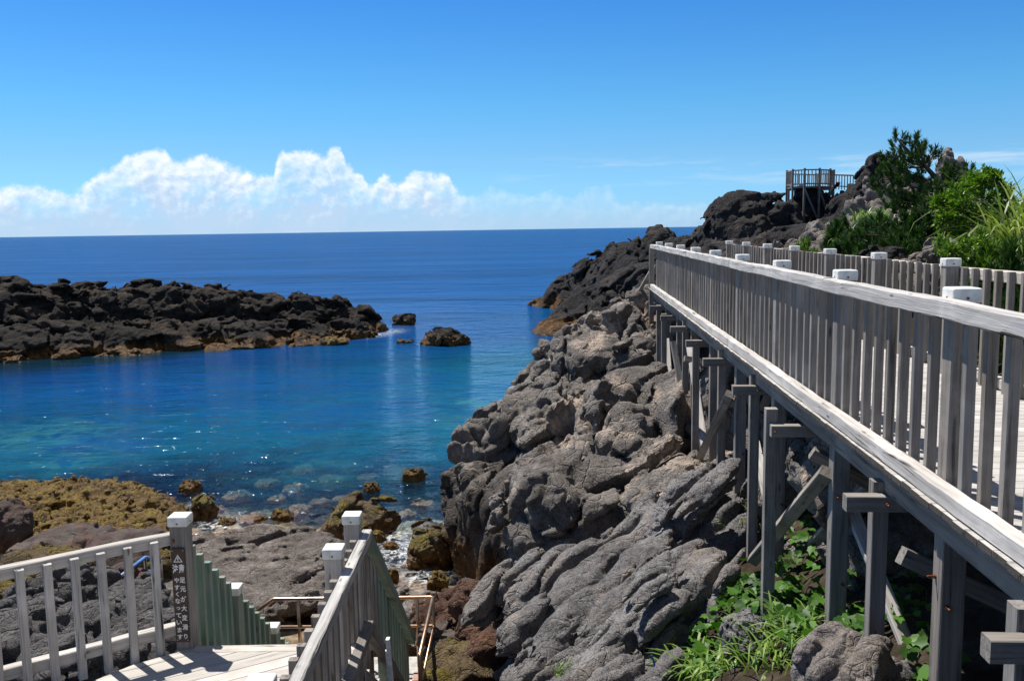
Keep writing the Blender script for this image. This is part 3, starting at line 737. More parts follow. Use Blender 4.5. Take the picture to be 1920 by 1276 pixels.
head = [(k_, (c_[0] + .9, c_[1], c_[2] + .25), *r_) for k_, c_, *r_ in head]
hm = rock_mesh('headland', head, .14, d_jag, 1.25, .7, -1.2, pad=.6)
tag(link('headland', hm, M_DARK), kind='structure', label='jagged black lava headland running out to sea')

def d_reef(p):
    q = warp(p, .5, .45, 71); ql = q @ rotm(-15, 10, 0) * np.array([.6, 1, 1.3], np.float32)
    f1, e1 = facet(ql, 1.7, 43); f2, e2 = facet(ql, .75, 44); f3, e3 = facet(q, .36, 47); d2, c2, _ = dome(q, .6, 48)
    return soft_cap(.2 * ridged(q * .42, 3, 45) + .62 * f1 - .22 * (1 - e1) + .34 * f2 - .13 * (1 - e2) + .14 * f3 - .05 * (1 - e3) + .16 * (d2 - .5) + .08 * fbm(p * 3, 4, 46, .6) - .12)
reef_tops = [(-60, 520, 57, 5, 4, 5.2), (10, 522, 57, 3.4, 3.2, 4.6), (45, 545, 57, 3, 3, 4), (95, 526, 59, 2.6, 3, 4.6), (150, 530, 60, 3, 3, 4.5), (210, 532, 60, 3.4, 3, 4.5), (275, 528, 61, 3, 3, 4.6), (330, 530, 61, 3, 3, 4.4), (400, 534, 62, 2.6, 3, 4.3), (450, 540, 62, 2.6, 2.8, 4),
    (500, 548, 63, 2.4, 2.8, 3.8), (560, 546, 63, 1.5, 2, 3.6), (585, 556, 63, 2, 2.4, 3.4), (630, 558, 64, 2.1, 2.4, 3.1), (672, 576, 64, 1.8, 2.2, 2.2), (692, 594, 64, 1.1, 1.5, 1.4),
    (-20, 600, 54, 4.5, 3.4, 3.2), (60, 610, 54, 3.5, 3, 3), (140, 606, 55, 3.6, 3, 3), (230, 600, 56, 3.6, 3, 3), (320, 596, 57, 3.4, 3, 3), (400, 592, 58, 3.4, 2.8, 3), (480, 596, 58.5, 3.2, 2.6, 2.6), (560, 602, 59, 3, 2.4, 2.3), (640, 602, 60.5, 2.6, 2, 2),
    (20, 655, 51.5, 2.0, 1.2, 1.2), (110, 652, 52.3, 2, 1.2, 1.2), (250, 655, 53.8, 2.2, 1.1, 1.0), (480, 627, 56.2, 2.2, 1.3, 1.3), (545, 632, 56.4, 1.6, 1.0, .9), (380, 648, 55, 2, 1.1, .9), (660, 624, 59.5, 1.2, 1, .8), (310, 655, 54.3, 1.6, 1, .8)]
rm = rock_mesh('reef', [top_e(*a) for a in reef_tops], .105, d_reef, .95, .5, -1.0, pad=.5)
tag(link('reef', rm, M_REEF), kind='structure', label='long black lava reef across the cove')

# ------------------------------------------------------------------ separate rocks
def d_small(s, rough):
    def f(p):
        q = warp(p, .14 * s, 1.1 / s, 81); f1, e1 = facet(q, .8 * s, 53); f2, e2 = facet(q, .33 * s, 54); d1, c1, _ = dome(q, .24 * s, 57)
        return (.15 * fbm(p * (1.0 / s), 3, 55) + (.12 + .22 * rough) * f1 + rough * (-.07 * (1 - e1) + .12 * f2 - .05 * (1 - e2) + .06 * (d1 - .5)) + .03 * fbm(p * (6 / s), 4, 56, .6)) * s
    return f
def boulder(name, label, c, r, mat, seed=0, rough=1.0, rot=(0, 0, 0), shape='e', cat='boulder', group=None, res=15, extra=None, disp=None):
    c = np.array(c, float); s = float(np.mean(r)); sh = np.array([seed * 13.7, seed * 7.1, seed * 3.3], np.float32)
    fn = disp or d_small(s, rough)
    pr = [(shape, (0, 0, 0), r, rot)] + (extra or [])
    me = rock_mesh(name, pr, max(r) / res, lambda p: fn(p + sh), .4 * s, .2 * s, None, pad=.1 * s)
    o = link(name, me, mat); o.location = tuple(c)
    return tag(o, label, cat, group)

def on_sea(px, py, w, h, dz=0.3):          # centre, radii of a rock whose waterline foot is seen at (px, py), w x h pixels
    q = W(px, py, 0.0); k = q[1] * 1.02 / F_PX; rx = w * k / 2; rz = h * k
    return (q[0], q[1] + rx * .6, rz * .25), (rx, rx * .8, rz * .75)

SEA_ROCKS = [
    ('islet', 'low black lava islet standing alone in the water past the end of the reef', 833, 648, 92, 27, M_REEF, 1.1),
    ('rock', 'flat dark rock awash just left of the lone lava islet', 758, 643, 34, 7, M_REEF, 1),
    ('rock', 'small black rock off the pointed end of the reef', 757, 609, 46, 21, M_REEF, 1),
    ('rock', 'orange weed covered rock at the foot of the reef near its end', 622, 647, 56, 13, M_WEEDY, 1),
    ('rock', 'brown two humped rock in the water above the yellow rock', 353, 922, 44, 19, M_OCHRE, 1.1),
    ('rock', 'rounded yellow brown rock beside the white water, off the tip of the weedy shelf', 378, 973, 58, 42, M_OCHRE, .9),
    ('rock', 'pointed ochre rock in the blue water nearest the cliff corner', 775, 902, 46, 24, M_OCHRE, 1.1),
    ('rock', 'small green topped rock with a dark side between the two ochre rocks', 695, 922, 33, 17, M_OCHRE, .9),
    ('rock', 'large yellow green weed covered boulder behind the white capped posts', 672, 1003, 140, 58, M_OCHRE, .9),
    ('rock', 'orange weedy stone under the right end of the large yellow green boulder', 706, 1016, 34, 19, M_WEEDY, .8),
    ('rock', 'flat orange stone below the white water', 731, 1029, 30, 11, M_WEEDY, .8),
    ('rock', 'orange brown stone beside the sloping stair rail', 733, 1092, 30, 26, M_WEEDY, .8),
    ('rock', 'low orange brown weed rock out in the shallows left of the stairs', 527, 974, 44, 14, M_WEEDY, 1.2),
    ('rock', 'tiny brown rock in front of the rounded yellow brown rock', 421, 983, 36, 9, M_WEEDY, 1.2),
    ('rock', 'faint orange rock barely above water left of the low weed rock', 487, 975, 26, 6, M_WEEDY, 1.2),
    ('rock', 'yellow brown slab of rock leaning on the foot of the cliff', 806, 1062, 86, 78, M_OCHRE, 1.0),
    ('rock', 'round dark barnacled stone in front of the leaning yellow slab', 777, 1066, 32, 24, M_MAROON, .8),
    ('rock', 'orange weedy foot of rock at the base of the cliff corner', 822, 1112, 40, 44, M_WEEDY, 1.0),
]
for i, (nm, lb, px, py, w, h, mt, rg) in enumerate(SEA_ROCKS):
    c, r = on_sea(px, py, w, h); boulder(nm, lb, c, r, mt, i + 1, rg, (i * 37 % 60 - 30, 0, 0), cat='islet' if nm == 'islet' else 'rock', res=20 if w > 60 else 13)

# stones lying under the surface
k = 0
for px, py, w in [(445, 918, 60), (600, 932, 44), (560, 946, 70), (640, 925, 40), (470, 962, 60), (760, 955, 50), (790, 935, 46), (730, 965, 40), (590, 990, 46), (555, 905, 60), (620, 888, 50), (690, 885, 44), (520, 925, 40), (770, 1045, 40), (715, 1062, 44), (760, 1105, 50), (480, 1000, 60), (430, 1010, 44), (400, 945, 44), (510, 1008, 40), (500, 895, 50), (570, 872, 60), (660, 865, 44), (740, 870, 46), (800, 975, 40)]:
    q = W(px, py, 0.0); rx = w * q[1] / F_PX / 2; k += 1
    boulder('submerged_stone', 'pale brown stone lying under the clear shallow water', (q[0], q[1], -.10 - rx * .2), (rx, rx * .75, rx * .34), M_SUB, 40 + k, .8, (k * 53 % 90, 0, 0), cat='stone', group='stones under the shallow water', res=9)

def d_shelf(p):
    q = warp(p, .2, 1.2, 91); f1, e1 = facet(q, .6, 63); d2, c2, _ = dome(q, .24, 64); F1, _, H = worley(q / .34, 67); pit = np.where(H > .5, np.clip(1 - F1 / .4, 0, 1), 0)
    return .10 * fbm(p * .6, 3, 65) + .16 * f1 - .06 * (1 - e1) + .15 * (d2 - .6) - .10 * (1 - c2) - .22 * pit + .04 * fbm(p * 7, 4, 66, .6)
def shelf_e(px, py, z, rx, ry, rz): q = W(px, py, z); return ('e', (q[0], q[1], z - rz * .8), (rx, ry, rz))
sh = rock_mesh('weedy_shelf', [shelf_e(60, 925, .35, 3.6, 2.2, .7), shelf_e(-60, 940, .4, 3.6, 2.6, .7), shelf_e(140, 945, .3, 2.6, 1.9, .6), shelf_e(215, 962, .2, 2.2, 1.5, .5), shelf_e(280, 965, .1, 1.4, .9, .4), shelf_e(120, 985, .35, 3.2, 1.3, .6), shelf_e(200, 975, .2, 2.0, 1.2, .5)], .06, d_shelf, .4, .3, -.6)
tag(link('weedy_shelf', sh, M_WEEDY), label='low shelf of rock covered in yellow brown seaweed at the left edge', cat='rock shelf')

def d_flat(p):
    q = warp(p, .16, .8, 95); ql = q @ rotm(15, 0, 0) * np.array([.5, 1, 1.6], np.float32); f1, e1 = facet(ql, .7, 73); f2, e2 = facet(ql, .26, 74); d3, c3, _ = dome(ql, .13, 77)
    return .10 * fbm(p * .7, 4, 75) + .20 * f1 - .07 * (1 - e1) + .09 * f2 - .035 * (1 - e2) + .045 * (d3 - .5) + .03 * fbm(p * 8, 4, 76, .6)
q0 = W(470, 1060, .75)
fr = rock_mesh('flat_rock', [('b', (q0[0] + .1, q0[1] + .2, .05), (1.5, 1.7, .75), (12, 1, 6), .35), ('e', (q0[0] + 1.1, q0[1] + .5, .35), (.75, 1.3, .55)), ('e', (q0[0] - 1.2, q0[1] - .6, .1), (1.0, 1.2, .7)), ('-e', (q0[0] + 1.25, q0[1] - 1.7, -.05), (1.2, .9, .5), (20, 0, 0))], .045, d_flat, .35, .2, -.6)
tag(link('flat_rock', fr, M_FLAT), label='broad flat topped brown rock with a dark undercut, behind the green slats', cat='rock')

def at(px, py, d, dz=0.0): q = P(px, py, d); return (q[0], q[1], q[2] + dz)
BOULDERS = [
    # dark water worn boulders behind the left fence
    ('boulder', 'dark grey red boulder lying longways below the seaweed shelf, leftmost of two', at(105, 1028, 18.6), (.95, .7, .40), M_MAROON, .35, (15, 8, 0)),
    ('boulder', 'dark green grey boulder with a red edge, touching the rail beside the slanting one', at(165, 1016, 19.0), (.62, .6, .36), M_MAROON, .35, (5, 5, 0)),
    ('boulder', 'black boulder rising at the left edge of the shore in front of the shelf', at(2, 992, 19.5), (.6, .7, .62), M_MAROON, .6, (0, 0, 0)),
    ('boulder', 'big smooth olive brown boulder behind the blue handrail', at(235, 1066, 16.4), (.95, .8, .66), M_MAROON, .4, (20, 20, 0)),
    ('boulder', 'brown boulder behind the second fence slat, below the rail', at(70, 1085, 15.0), (.8, .65, .55), M_OCHRE, .5, (10, 5, 0)),
    ('boulder', 'small olive boulder between the second and third fence slats', at(117, 1082, 15.8), (.5, .5, .5), M_OCHRE, .5, (40, 0, 0)),
    ('boulder', 'low maroon boulder above the grey lava, left of the second slat', at(62, 1128, 13.6), (.55, .5, .32), M_MAROON, .5, (0, 0, 0)),
    ('boulder', 'yellow green mossy stone at the left picture edge', at(12, 1118, 14.2), (.45, .45, .35), M_OCHRE, .6, (0, 0, 0)),
    ('boulder', 'olive stone near the bottom of the first slat, left of the grey lava', at(15, 1160, 12.4), (.55, .5, .42), M_OCHRE, .6, (0, 0, 0)),
    ('boulder', 'olive grey boulder beneath the low end of the blue handrail', at(232, 1108, 14.2), (.5, .5, .4), M_MAROON, .35, (0, 0, 0)),
    ('boulder', 'weedy orange boulder to the right of the blue handrail end', at(308, 1070, 16.2), (.4, .45, .5), M_OCHRE, .8, (0, 0, 0)),
    # rust red rocks below the cliff
    ('boulder', 'rust brown boulder under the cliff wall beside the steel railing corner', at(850, 1165, 13.2), (.55, .6, .45), M_RUSTY, .8, (30, 0, 0)),
    ('boulder', 'reddish brown boulder wedged against the folded grey rock', at(905, 1185, 12.2), (.42, .5, .7), M_RUSTY, .8, (10, 20, 0)),
    ('boulder', 'dark maroon stone right of the steel handrail at half its height', at(835, 1210, 12.0), (.4, .4, .3), M_MAROON, .7, (0, 0, 0)),
    ('boulder', 'smooth olive brown boulder at the bottom edge right of the steel railing', at(860, 1262, 10.9), (.52, .5, .35), M_OCHRE, .35, (0, 0, 0)),
    ('boulder', 'dark pitted stone between two rust coloured boulders', at(880, 1145, 14.0), (.5, .6, .45), M_MAROON, .8, (0, 0, 0)),
    ('boulder', 'orange red rock at the very foot of the folded grey rock', at(915, 1235, 11.2), (.38, .5, .5), M_RUSTY, .8, (0, 0, 0)),
    ('boulder', 'low brown rock seen through the steel railing', at(770, 1150, 14.4), (.7, .5, .35), M_FLAT, .5, (0, 0, 0)),
    ('boulder', 'dark rock behind the foot of the sloping stair rail', at(735, 1140, 15.5), (.45, .4, .35), M_MAROON, .6, (0, 0, 0)),
    # boulders by the bridge
    ('boulder', 'big speckled grey boulder under the bridge at the bottom edge', at(1585, 1290, 5.5, -.04), (.36, .38, .29), M_FRONT, .7, (20, 0, 0)),
    ('boulder', 'speckled grey boulder among the vine leaves left of the bridge leg', at(1398, 1195, 7.5), (.2, .25, .22), M_FRONT, .9, (0, 0, 0)),
    ('boulder', 'small grey stone in the grass right of the lone front bridge leg', at(1472, 1180, 7.9), (.16, .18, .15), M_FRONT, .6, (0, 0, 0)),
    ('boulder', 'round brown stone in the shade between two bridge legs', at(1510, 1032, 9.6), (.2, .2, .17), M_CLIFF, .4, (0, 0, 0)),
    ('boulder', 'long smooth brown grey boulder leaning at the feet of the middle bridge legs', at(1318, 915, 13.0), (.28, .4, .36), M_TAN, .35, (0, 0, 30)),
    ('boulder', 'dark boulder on the slope behind the bridge legs', at(1620, 900, 8.6), (.6, .7, .6), M_CLIFF, .9, (0, 0, 0)),
    ('boulder', 'dark boulder in the shade beneath the walkway', at(1690, 1060, 8.2), (.7, .7, .7), M_CLIFF, .9, (0, 0, 0)),
    ('boulder', 'rock lump in the shade below the middle of the walkway', at(1500, 880, 11.5), (.8, .9, .8), M_CLIFF, 1, (0, 0, 0)),
    ('boulder', 'grey rock wall piece standing behind the far bridge legs', at(1400, 800, 15.5), (1.2, 1.4, 1.3), M_CLIFF, 1, (0, 0, 0)),
    # beyond the far railing
    ('boulder', 'black hollowed boulder under the pine, behind the far railing', at(1655, 482, 15.5, -.2), (.46, .5, .36), M_DARK, 1.0, (0, 0, 0)),
    ('boulder', 'small grey boulder at the railing under the pine', at(1722, 484, 14.0), (.13, .16, .1), M_TAN, .5, (20, 10, 0)),
    ('boulder', 'grey boulder behind the railing half under the shrub', at(1765, 470, 13.5), (.26, .3, .2), M_TAN, .6, (0, 0, 0)),
    ('boulder', 'low grey boulder showing between the far railing slats', at(1700, 545, 12.2), (.5, .5, .36), M_TAN, .7, (0, 0, 0)),
]
for i, (nm, lb, c, r, mt, rg, rot) in enumerate(BOULDERS):
    boulder(nm, lb, c, r, mt, 100 + i, rg, rot, res=20 if mt is M_FRONT else 15, disp=d_knob if mt is M_FRONT and max(r) > .3 else None)

# grey lava lumps behind the fence at lower left
gl = rock_mesh('lava_outcrop', [('e', at(60, 1210, 9.6), (.55, .6, .5)), ('e', at(25, 1240, 8.6), (.5, .6, .5)), ('e', at(90, 1160, 10.8), (.55, .6, .45)), ('e', at(130, 1140, 11.6), (.5, .5, .5)), ('e', at(175, 1125, 12.0), (.45, .5, .45), (0, 30, 0)),
    ('e', at(150, 1185, 10.6), (.6, .5, .4)), ('e', at(215, 1190, 10.5), (.55, .45, .35), (20, 0, 0)), ('e', at(255, 1150, 11.4), (.5, .5, .4)), ('e', at(290, 1165, 11.0), (.45, .5, .4)), ('e', at(95, 1250, 8.8), (.6, .5, .4)), ('e', at(160, 1240, 9.0), (.7, .6, .4)),
    ('e', at(240, 1225, 9.2), (.7, .6, .35)), ('e', at(300, 1205, 9.6), (.5, .5, .35)), ('e', at(160, 1270, 8.0), (.6, .5, .35)), ('b', at(160, 1260, 10.2, -.9), (2.0, 1.6, .9), (20, 0, 0), .4)], .035, d_knob, .35, .12, .3)
tag(link('lava_outcrop', gl, M_SHORE), label='grey knobbly lava outcrop seen through the slats of the left fence', cat='rock outcrop')

# loose stones piled at the feet of the bridge legs
for i, (px, py, w, d) in enumerate([(1254, 877, 24, 13.6), (1246, 890, 16, 13.3), (1262, 893, 24, 13.2), (1278, 882, 18, 13.5), (1285, 893, 20, 13.3), (1248, 903, 18, 13.0), (1300, 890, 16, 13.4), (1311, 878, 26, 13.7), (1300, 897, 18, 13.2), (1333, 948, 24, 12.4), (1270, 903, 20, 12.9)]):
    rx = w * d / F_PX / 2
    boulder('loose_stone', 'small grey stone in the pile at the feet of the bridge legs', at(px, py, d), (rx, rx * .9, rx * .7), M_TAN if i % 3 else M_CLIFF, 200 + i, .4, (i * 40, 0, 0), cat='stone', group='stones piled at the bridge feet', res=9)

# paler rocks on the hillside beyond the bridge
def d_tan(p):
    q = warp(p, .3, .6, 97); d1, c1, _ = dome(q * np.array([1, 1, .7], np.float32), 1.0, 83); f2, e2 = facet(q, .5, 84); d2, c2, _ = dome(q, .36, 87)
    return .12 * fbm(p * .5, 3, 85) + .30 * (d1 - .5) - .16 * (1 - c1) + .18 * f2 - .06 * (1 - e2) + .12 * (d2 - .5) + .04 * fbm(p * 4, 4, 86, .6)
def d_pin(p):
    f1, e1 = facet(p, .9, 88); f2, e2 = facet(p, .35, 89)
    return .16 * f1 - .08 * (1 - e1) + .12 * f2 - .04 * (1 - e2) + .04 * fbm(p * 4, 4, 86, .6)
def tops_(L): return [top_e(*a) for a in L]
o = link('tan_outcrop', rock_mesh('tan_outcrop', tops_([(1460, 465, 27, .6, .8, 1.2), (1485, 445, 28, .5, .7, 1.5), (1510, 440, 28.5, .5, .7, 1.6), (1528, 418, 29, .55, .7, 1.9), (1550, 418, 29, .5, .7, 2.0), (1548, 440, 28, .6, .7, 1.8), (1575, 450, 28, .8, .8, 1.8), (1600, 462, 26, .8, .8, 1.4), (1520, 455, 27, .6, .7, 1.2), (1560, 465, 26, .6, .7, 1.2)]), .05, d_tan, .6, .12), M_TAN)
tag(o, 'low tan grey lava outcrop just over the far railing, left of the bushes', 'rock outcrop')
o = link('tan_outcrop', rock_mesh('tan_outcrop', tops_([(1597, 408, 38, .5, .7, 2), (1613, 366, 39, .65, .8, 3), (1594, 382, 38.5, .4, .6, 2.2), (1635, 348, 40, .6, .8, 3.5), (1648, 372, 39, .8, .9, 3), (1620, 400, 38, 1.2, 1, 2.4), (1680, 340, 42, 1.0, 1, 3.6), (1715, 338, 42, 1.0, 1, 3.6), (1745, 345, 42, 1.2, 1.2, 3.6), (1670, 385, 39, 1.2, 1, 3), (1720, 390, 39, 1.6, 1.2, 3), (1780, 390, 38, 1.8, 1.4, 3)]), .07, d_tan, .6, .15), M_TAN)
tag(o, 'heap of tan rounded lava knobs below the far fence and behind the pine', 'rock outcrop')
o = link('rock_pinnacle', rock_mesh('rock_pinnacle', tops_([(1777, 278, 40, .50, .6, 2.4), (1770, 300, 40, .62, .6, 2.2), (1801, 289, 40, .40, .5, 2.2), (1798, 310, 40, .5, .6, 2.2), (1780, 335, 40, .9, .9, 2.6), (1785, 370, 40, 1.4, 1.2, 3)]), .05, d_pin, .35, .06), M_TAN)
tag(o, 'grey two pointed rock pinnacle showing above the pine', 'rock pinnacle')
# ------------------------------------------------------------------ the footbridge
import bmesh
BETA = rad(3.77); cB, sB = math.cos(BETA), math.sin(BETA)
def T(t_, s, z): return np.array([t_ * cB + s * sB, -t_ * sB + s * cB, z])
DV = np.array([sB, cB, 0]); RV = np.array([cB, -sB, 0])
def cap_mesh(name, w, h, ang=0.0):
    bm = bmesh.new(); bmesh.ops.create_cube(bm, size=1)
    bmesh.ops.scale(bm, vec=(w, w, h), verts=bm.verts)
    bmesh.ops.bevel(bm, geom=[e for e in bm.edges], offset=.013, segments=3, affect='EDGES', profile=.5)
    # a screw in each side
    for i in range(4):
        r = bmesh.ops.create_cone(bm, cap_ends=True, segments=8, radius1=.008, radius2=.008, depth=.006, matrix=Matrix.Rotation(i * math.pi / 2, 4, 'Z') @ Matrix.Translation((w / 2, 0, -h * .18)) @ Matrix.Rotation(math.pi / 2, 4, 'Y'))
        for v in r['verts']:
            for f in v.link_faces: f.material_index = 1
    bmesh.ops.rotate(bm, cent=(0, 0, 0), matrix=Matrix.Rotation(ang, 3, 'Z'), verts=bm.verts)
    me = bpy.data.meshes.new(name); bm.to_mesh(me); bm.free()
    me.materials.append(M_CAP); me.materials.append(M_BOLT); return me
def bolt_mesh(name, nrm):
    bm = bmesh.new(); q = Vector(nrm).to_track_quat('Z', 'Y').to_matrix().to_4x4()
    bmesh.ops.create_cone(bm, cap_ends=True, segments=6, radius1=.015, radius2=.013, depth=.018, matrix=q)
    bmesh.ops.create_cone(bm, cap_ends=True, segments=8, radius1=.006, radius2=.006, depth=.04, matrix=q @ Matrix.Translation((0, 0, .02)))
    me = bpy.data.meshes.new(name); bm.to_mesh(me); bm.free(); me.materials.append(M_BOLT); return me

S0, S1 = 1.0, 23.0
BAY = 2.15
br = empty('footbridge', tuple(T(2.9, 12, 3)))
tag(br, 'raised grey wooden footbridge on timber legs, running along the cliff', 'footbridge')
TN, TF = 2.155, 3.83            # post lines, near and far
CAPB = cap_mesh('cap', .158, .082, -BETA)
posts_s = [5.15 + BAY * k for k in range(-2, 9)]
BOLT_N = bolt_mesh('bolt', -DV); BOLT_L = bolt_mesh('bolt', -RV)
def add_copy(name, me, loc, parent):
    o = bpy.data.objects.new(name, me); COL.objects.link(o); o.parent = parent
    o.matrix_parent_inverse = wm(parent).inverted(); o.location = tuple(loc); return o
for side, tt in ((0, TN), (1, TF)):
    for i, s in enumerate(posts_s):
        if side and s > 22.6: continue
        q = T(tt, s, 0); gz = float(ground_h(q[0], q[1], False)[0]) - .35
        zb = gz if not side else max(gz, 4.2)
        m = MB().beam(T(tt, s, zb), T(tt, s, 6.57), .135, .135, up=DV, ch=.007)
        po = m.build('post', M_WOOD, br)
        add_copy('cap', CAPB, T(tt, s, 6.605), po)
        if side == 0 and 3 < s < 20:
            for dz, dt in ((-.02, -.035), (-.75, .03)):
                add_copy('bolt', BOLT_N, T(tt + dt, s - .075, 4.85 + dz), po)
            add_copy('bolt', BOLT_L, T(tt - .075, s + .02, 4.98), po)
def rails(name, t0, t1, z0, z1, mat):
    m = MB(); s = S0; L = [5.15 + BAY * k for k in (-1, 1, 3, 5, 7)]
    cuts = [S0] + [x + .03 for x in L] + [S1]
    for a, b in zip(cuts[:-1], cuts[1:]):
        jz = random.uniform(-.003, .003)
        m.beam(T((t0 + t1) / 2, a + .002, (z0 + z1) / 2 + jz), T((t0 + t1) / 2, b - .002, (z0 + z1) / 2 + jz), t1 - t0, z1 - z0, ch=.009, seg=.18, jit=.0035)
    return m.build(name, mat, br)
rails('top_rail', 1.992, 2.085, 6.478, 6.582, M_PALE)
rails('kerb_rail', 1.992, 2.085, 5.478, 5.578, M_PALE)
rails('top_rail', 3.90, 3.99, 6.45, 6.555, M_PALE)
rails('kerb_rail', 3.90, 3.99, 5.478, 5.578, M_PALE)
# deck boards
m = MB(); s = S0; n_ = 0
while s < S1 + .4:
    j = random.uniform(-.008, .008)
    m.beam(T(1.962 + j, s + .07, 5.455), T(4.03 + j, s + .07, 5.455), .140, .034, ch=.003, off=np.array([0, random.uniform(0, 60), random.uniform(0, 60)])); s += .1475
m.build('deck', M_DECKB, br)
for tt in (2.11, 2.9, 3.72):
    m = MB(); m.beam(T(tt, S0, 5.335), T(tt, S1, 5.335), .09, .20); m.build('joist', M_WOOD, br)
# balusters: the hundred that show largest each its own part
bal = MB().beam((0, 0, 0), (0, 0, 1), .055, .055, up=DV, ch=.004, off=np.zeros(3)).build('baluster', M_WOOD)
bal_me = bal.data; bpy.data.objects.remove(bal)
spots = []
for side in (0, 1):
    for k in range(len(posts_s) - 1):
        for i in range(1, 9):
            s = posts_s[k] + BAY * i / 9
            if s < (3.4 if side == 0 else 6.6) or s > S1: continue
            spots.append((s + (1.5 if side else 0), side, s))
spots.sort()
rest = MB()
for r_, (key, side, s) in enumerate(spots):
    tt = 2.085 + .0285 if side == 0 else 3.90 - .0285
    z0, z1 = (5.50, 6.56) if side == 0 else (5.36, 6.565)
    z1 += random.uniform(-.006, .006); s += random.uniform(-.008, .008)
    if r_ < 100:
        o = add_copy('baluster', bal_me, T(tt + random.uniform(-.002, .002), s, z0), br); o.scale = (1, random.uniform(.93, 1.05), z1 - z0); o.rotation_euler = (random.gauss(0, .004), 0, random.gauss(0, .035))
    else: rest.beam(T(tt, s, z0), T(tt, s, z1), .055, .055, up=DV)
tag(rest.build('balusters', M_WOOD, br), kind='stuff')
# bents: a head beam under the joists, an outer leg, an inner leg and a raking strut
outer = [(3.95, 1.98, 5.33), (6.05, 2.05, 5.30), (8.2, 1.80, 5.36), (10.25, 2.06, 5.33), (12.4, 2.05, 5.32), (14.4, 1.97, 5.22), (16.45, 2.06, 5.32), (18.45, 1.88, 5.26), (20.8, 2.0, 5.24)]
for i, (s, tl, zt) in enumerate(outer):
    q = T(tl, s, 0); gz = float(ground_h(q[0], q[1], False)[0]) - .3
    if i == 1: gz = 3.9
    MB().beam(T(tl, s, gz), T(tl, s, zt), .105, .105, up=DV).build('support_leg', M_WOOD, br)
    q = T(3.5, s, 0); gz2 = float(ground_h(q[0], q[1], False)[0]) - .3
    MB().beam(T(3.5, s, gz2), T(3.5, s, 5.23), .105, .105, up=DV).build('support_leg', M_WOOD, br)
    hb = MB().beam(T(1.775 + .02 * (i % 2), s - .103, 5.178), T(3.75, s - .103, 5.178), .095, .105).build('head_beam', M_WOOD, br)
    add_copy('bolt', BOLT_N, T(tl, s - .16, 5.18), hb)
for (x0, y0, d0, x1, y1, d1) in [(1590, 940, 7.25, 1738, 1300, 6.15), (1394, 725, 12.0, 1440, 940, 10.35), (1292, 645, 15.7, 1323, 850, 13.9), (1250, 635, 19.7, 1267, 858, 17.4)]:
    MB().beam(P(x0, y0, d0), P(x1, y1, d1), .11, .045).build('raking_strut', M_PALE, br)
def brace(name, a, b, w=.09, h=.11, up=(-.8, .1, .5), mat=None):
    return MB().beam(a, b, w, h, up=up).build(name, mat or M_WOOD, br)
brace('cross_brace', P(1551, 884, 7.15), P(1412, 1050, 9.1))
brace('cross_brace', P(1368, 738, 11.4), P(1308, 866, 13.3))
brace('cross_brace', T(2.6, 7.3, 5.1), T(2.5, 9.3, 3.7))
brace('cross_brace', T(2.6, 11.6, 5.1), T(2.5, 13.4, 3.4))
brace('cross_brace', P(1690, 1040, 5.5), T(3.3, 5.6, 4.35), .10, .11)
brace('cross_brace', P(1522, 848, 7.55), T(3.3, 7.6, 4.4), .08, .10)
brace('cross_brace', P(1357, 746, 11.55), T(3.2, 11.6, 4.2), .08, .10)
brace('cross_brace', P(1283, 672, 15.4), T(3.0, 15.7, 4.5), .08, .10)
brace('cross_brace', T(3.4, 4.2, 4.3), T(2.3, 5.9, 5.15), .09, .10)
brace('cross_brace', P(1225, 500, 23.1), P(1172, 592, 25.2), .08, .16, up=(0, -1, .2))
brace('cross_brace', P(1262, 640, 17.0), P(1290, 800, 16.2), .05, .11)
MB().beam(T(2.03, 23.06, 4.6), T(2.03, 23.06, 6.56), .12, .12, up=DV).build('post', M_WOOD, br)

# ------------------------------------------------------------------ timber platform and stair at lower left
ZD = 3.43
pl = empty('stair_platform', (-2.4, 6.5, ZD))
tag(pl, 'pale plank platform with stair going down to the shore at lower left', 'platform')
def clip_poly(poly, n, c):
    out = []
    for i in range(len(poly)):
        a, b = poly[i], poly[(i + 1) % len(poly)]; da, db = a.dot(n) - c, b.dot(n) - c
        if da <= 0: out.append(a)
        if (da < 0) != (db < 0): out.append(a + (b - a) * (da / (da - db)))
    return out
PLYG = [np.array(q) for q in [(-1.40, 4.0), (-1.40, 7.42), (-2.95, 7.42), (-3.216, 7.222), (-3.43, 6.95), (-5.2, 4.6), (-5.2, 4.0)]]
ang = rad(30.9); al = np.array([math.cos(ang), math.sin(ang)]); ac = np.array([-al[1], al[0]])
m = MB(); w_ = .15
for k in range(-2, 70):
    c0 = 3.0 + k * (w_ + .009)
    pg = clip_poly(clip_poly(PLYG, -ac, -c0), ac, c0 + w_)
    if len(pg) >= 3: m.prism(pg, ZD - .035, ZD, al)
m.build('deck', M_DECK, pl)
MB().beam((-2.95, 7.49, ZD - .028), (-1.40, 7.49, ZD - .028), .13, .06).build('edge_board', M_PALE, pl)
MB().beam((-2.95, 7.44, ZD - .15), (-1.40, 7.44, ZD - .15), .06, .16).build('joist', M_WOOD, pl)
MB().beam((-3.40, 6.85, ZD - .13), (-5.1, 4.62, ZD - .13), .08, .17).build('joist', M_WOOD, pl)
MB().beam((-3.0, 7.3, ZD - .13), (-3.38, 6.95, ZD - .13), .08, .17).build('joist', M_WOOD, pl)
MB().beam((-3.1, 7.2, 1.2), (-3.1, 7.2, ZD - .05), .12, .12, up=(0, 1, 0)).build('support_leg', M_WOOD, pl)
MB().beam((-1.5, 7.3, 1.0), (-1.5, 7.3, ZD - .05), .12, .12, up=(0, 1, 0)).build('support_leg', M_WOOD, pl)
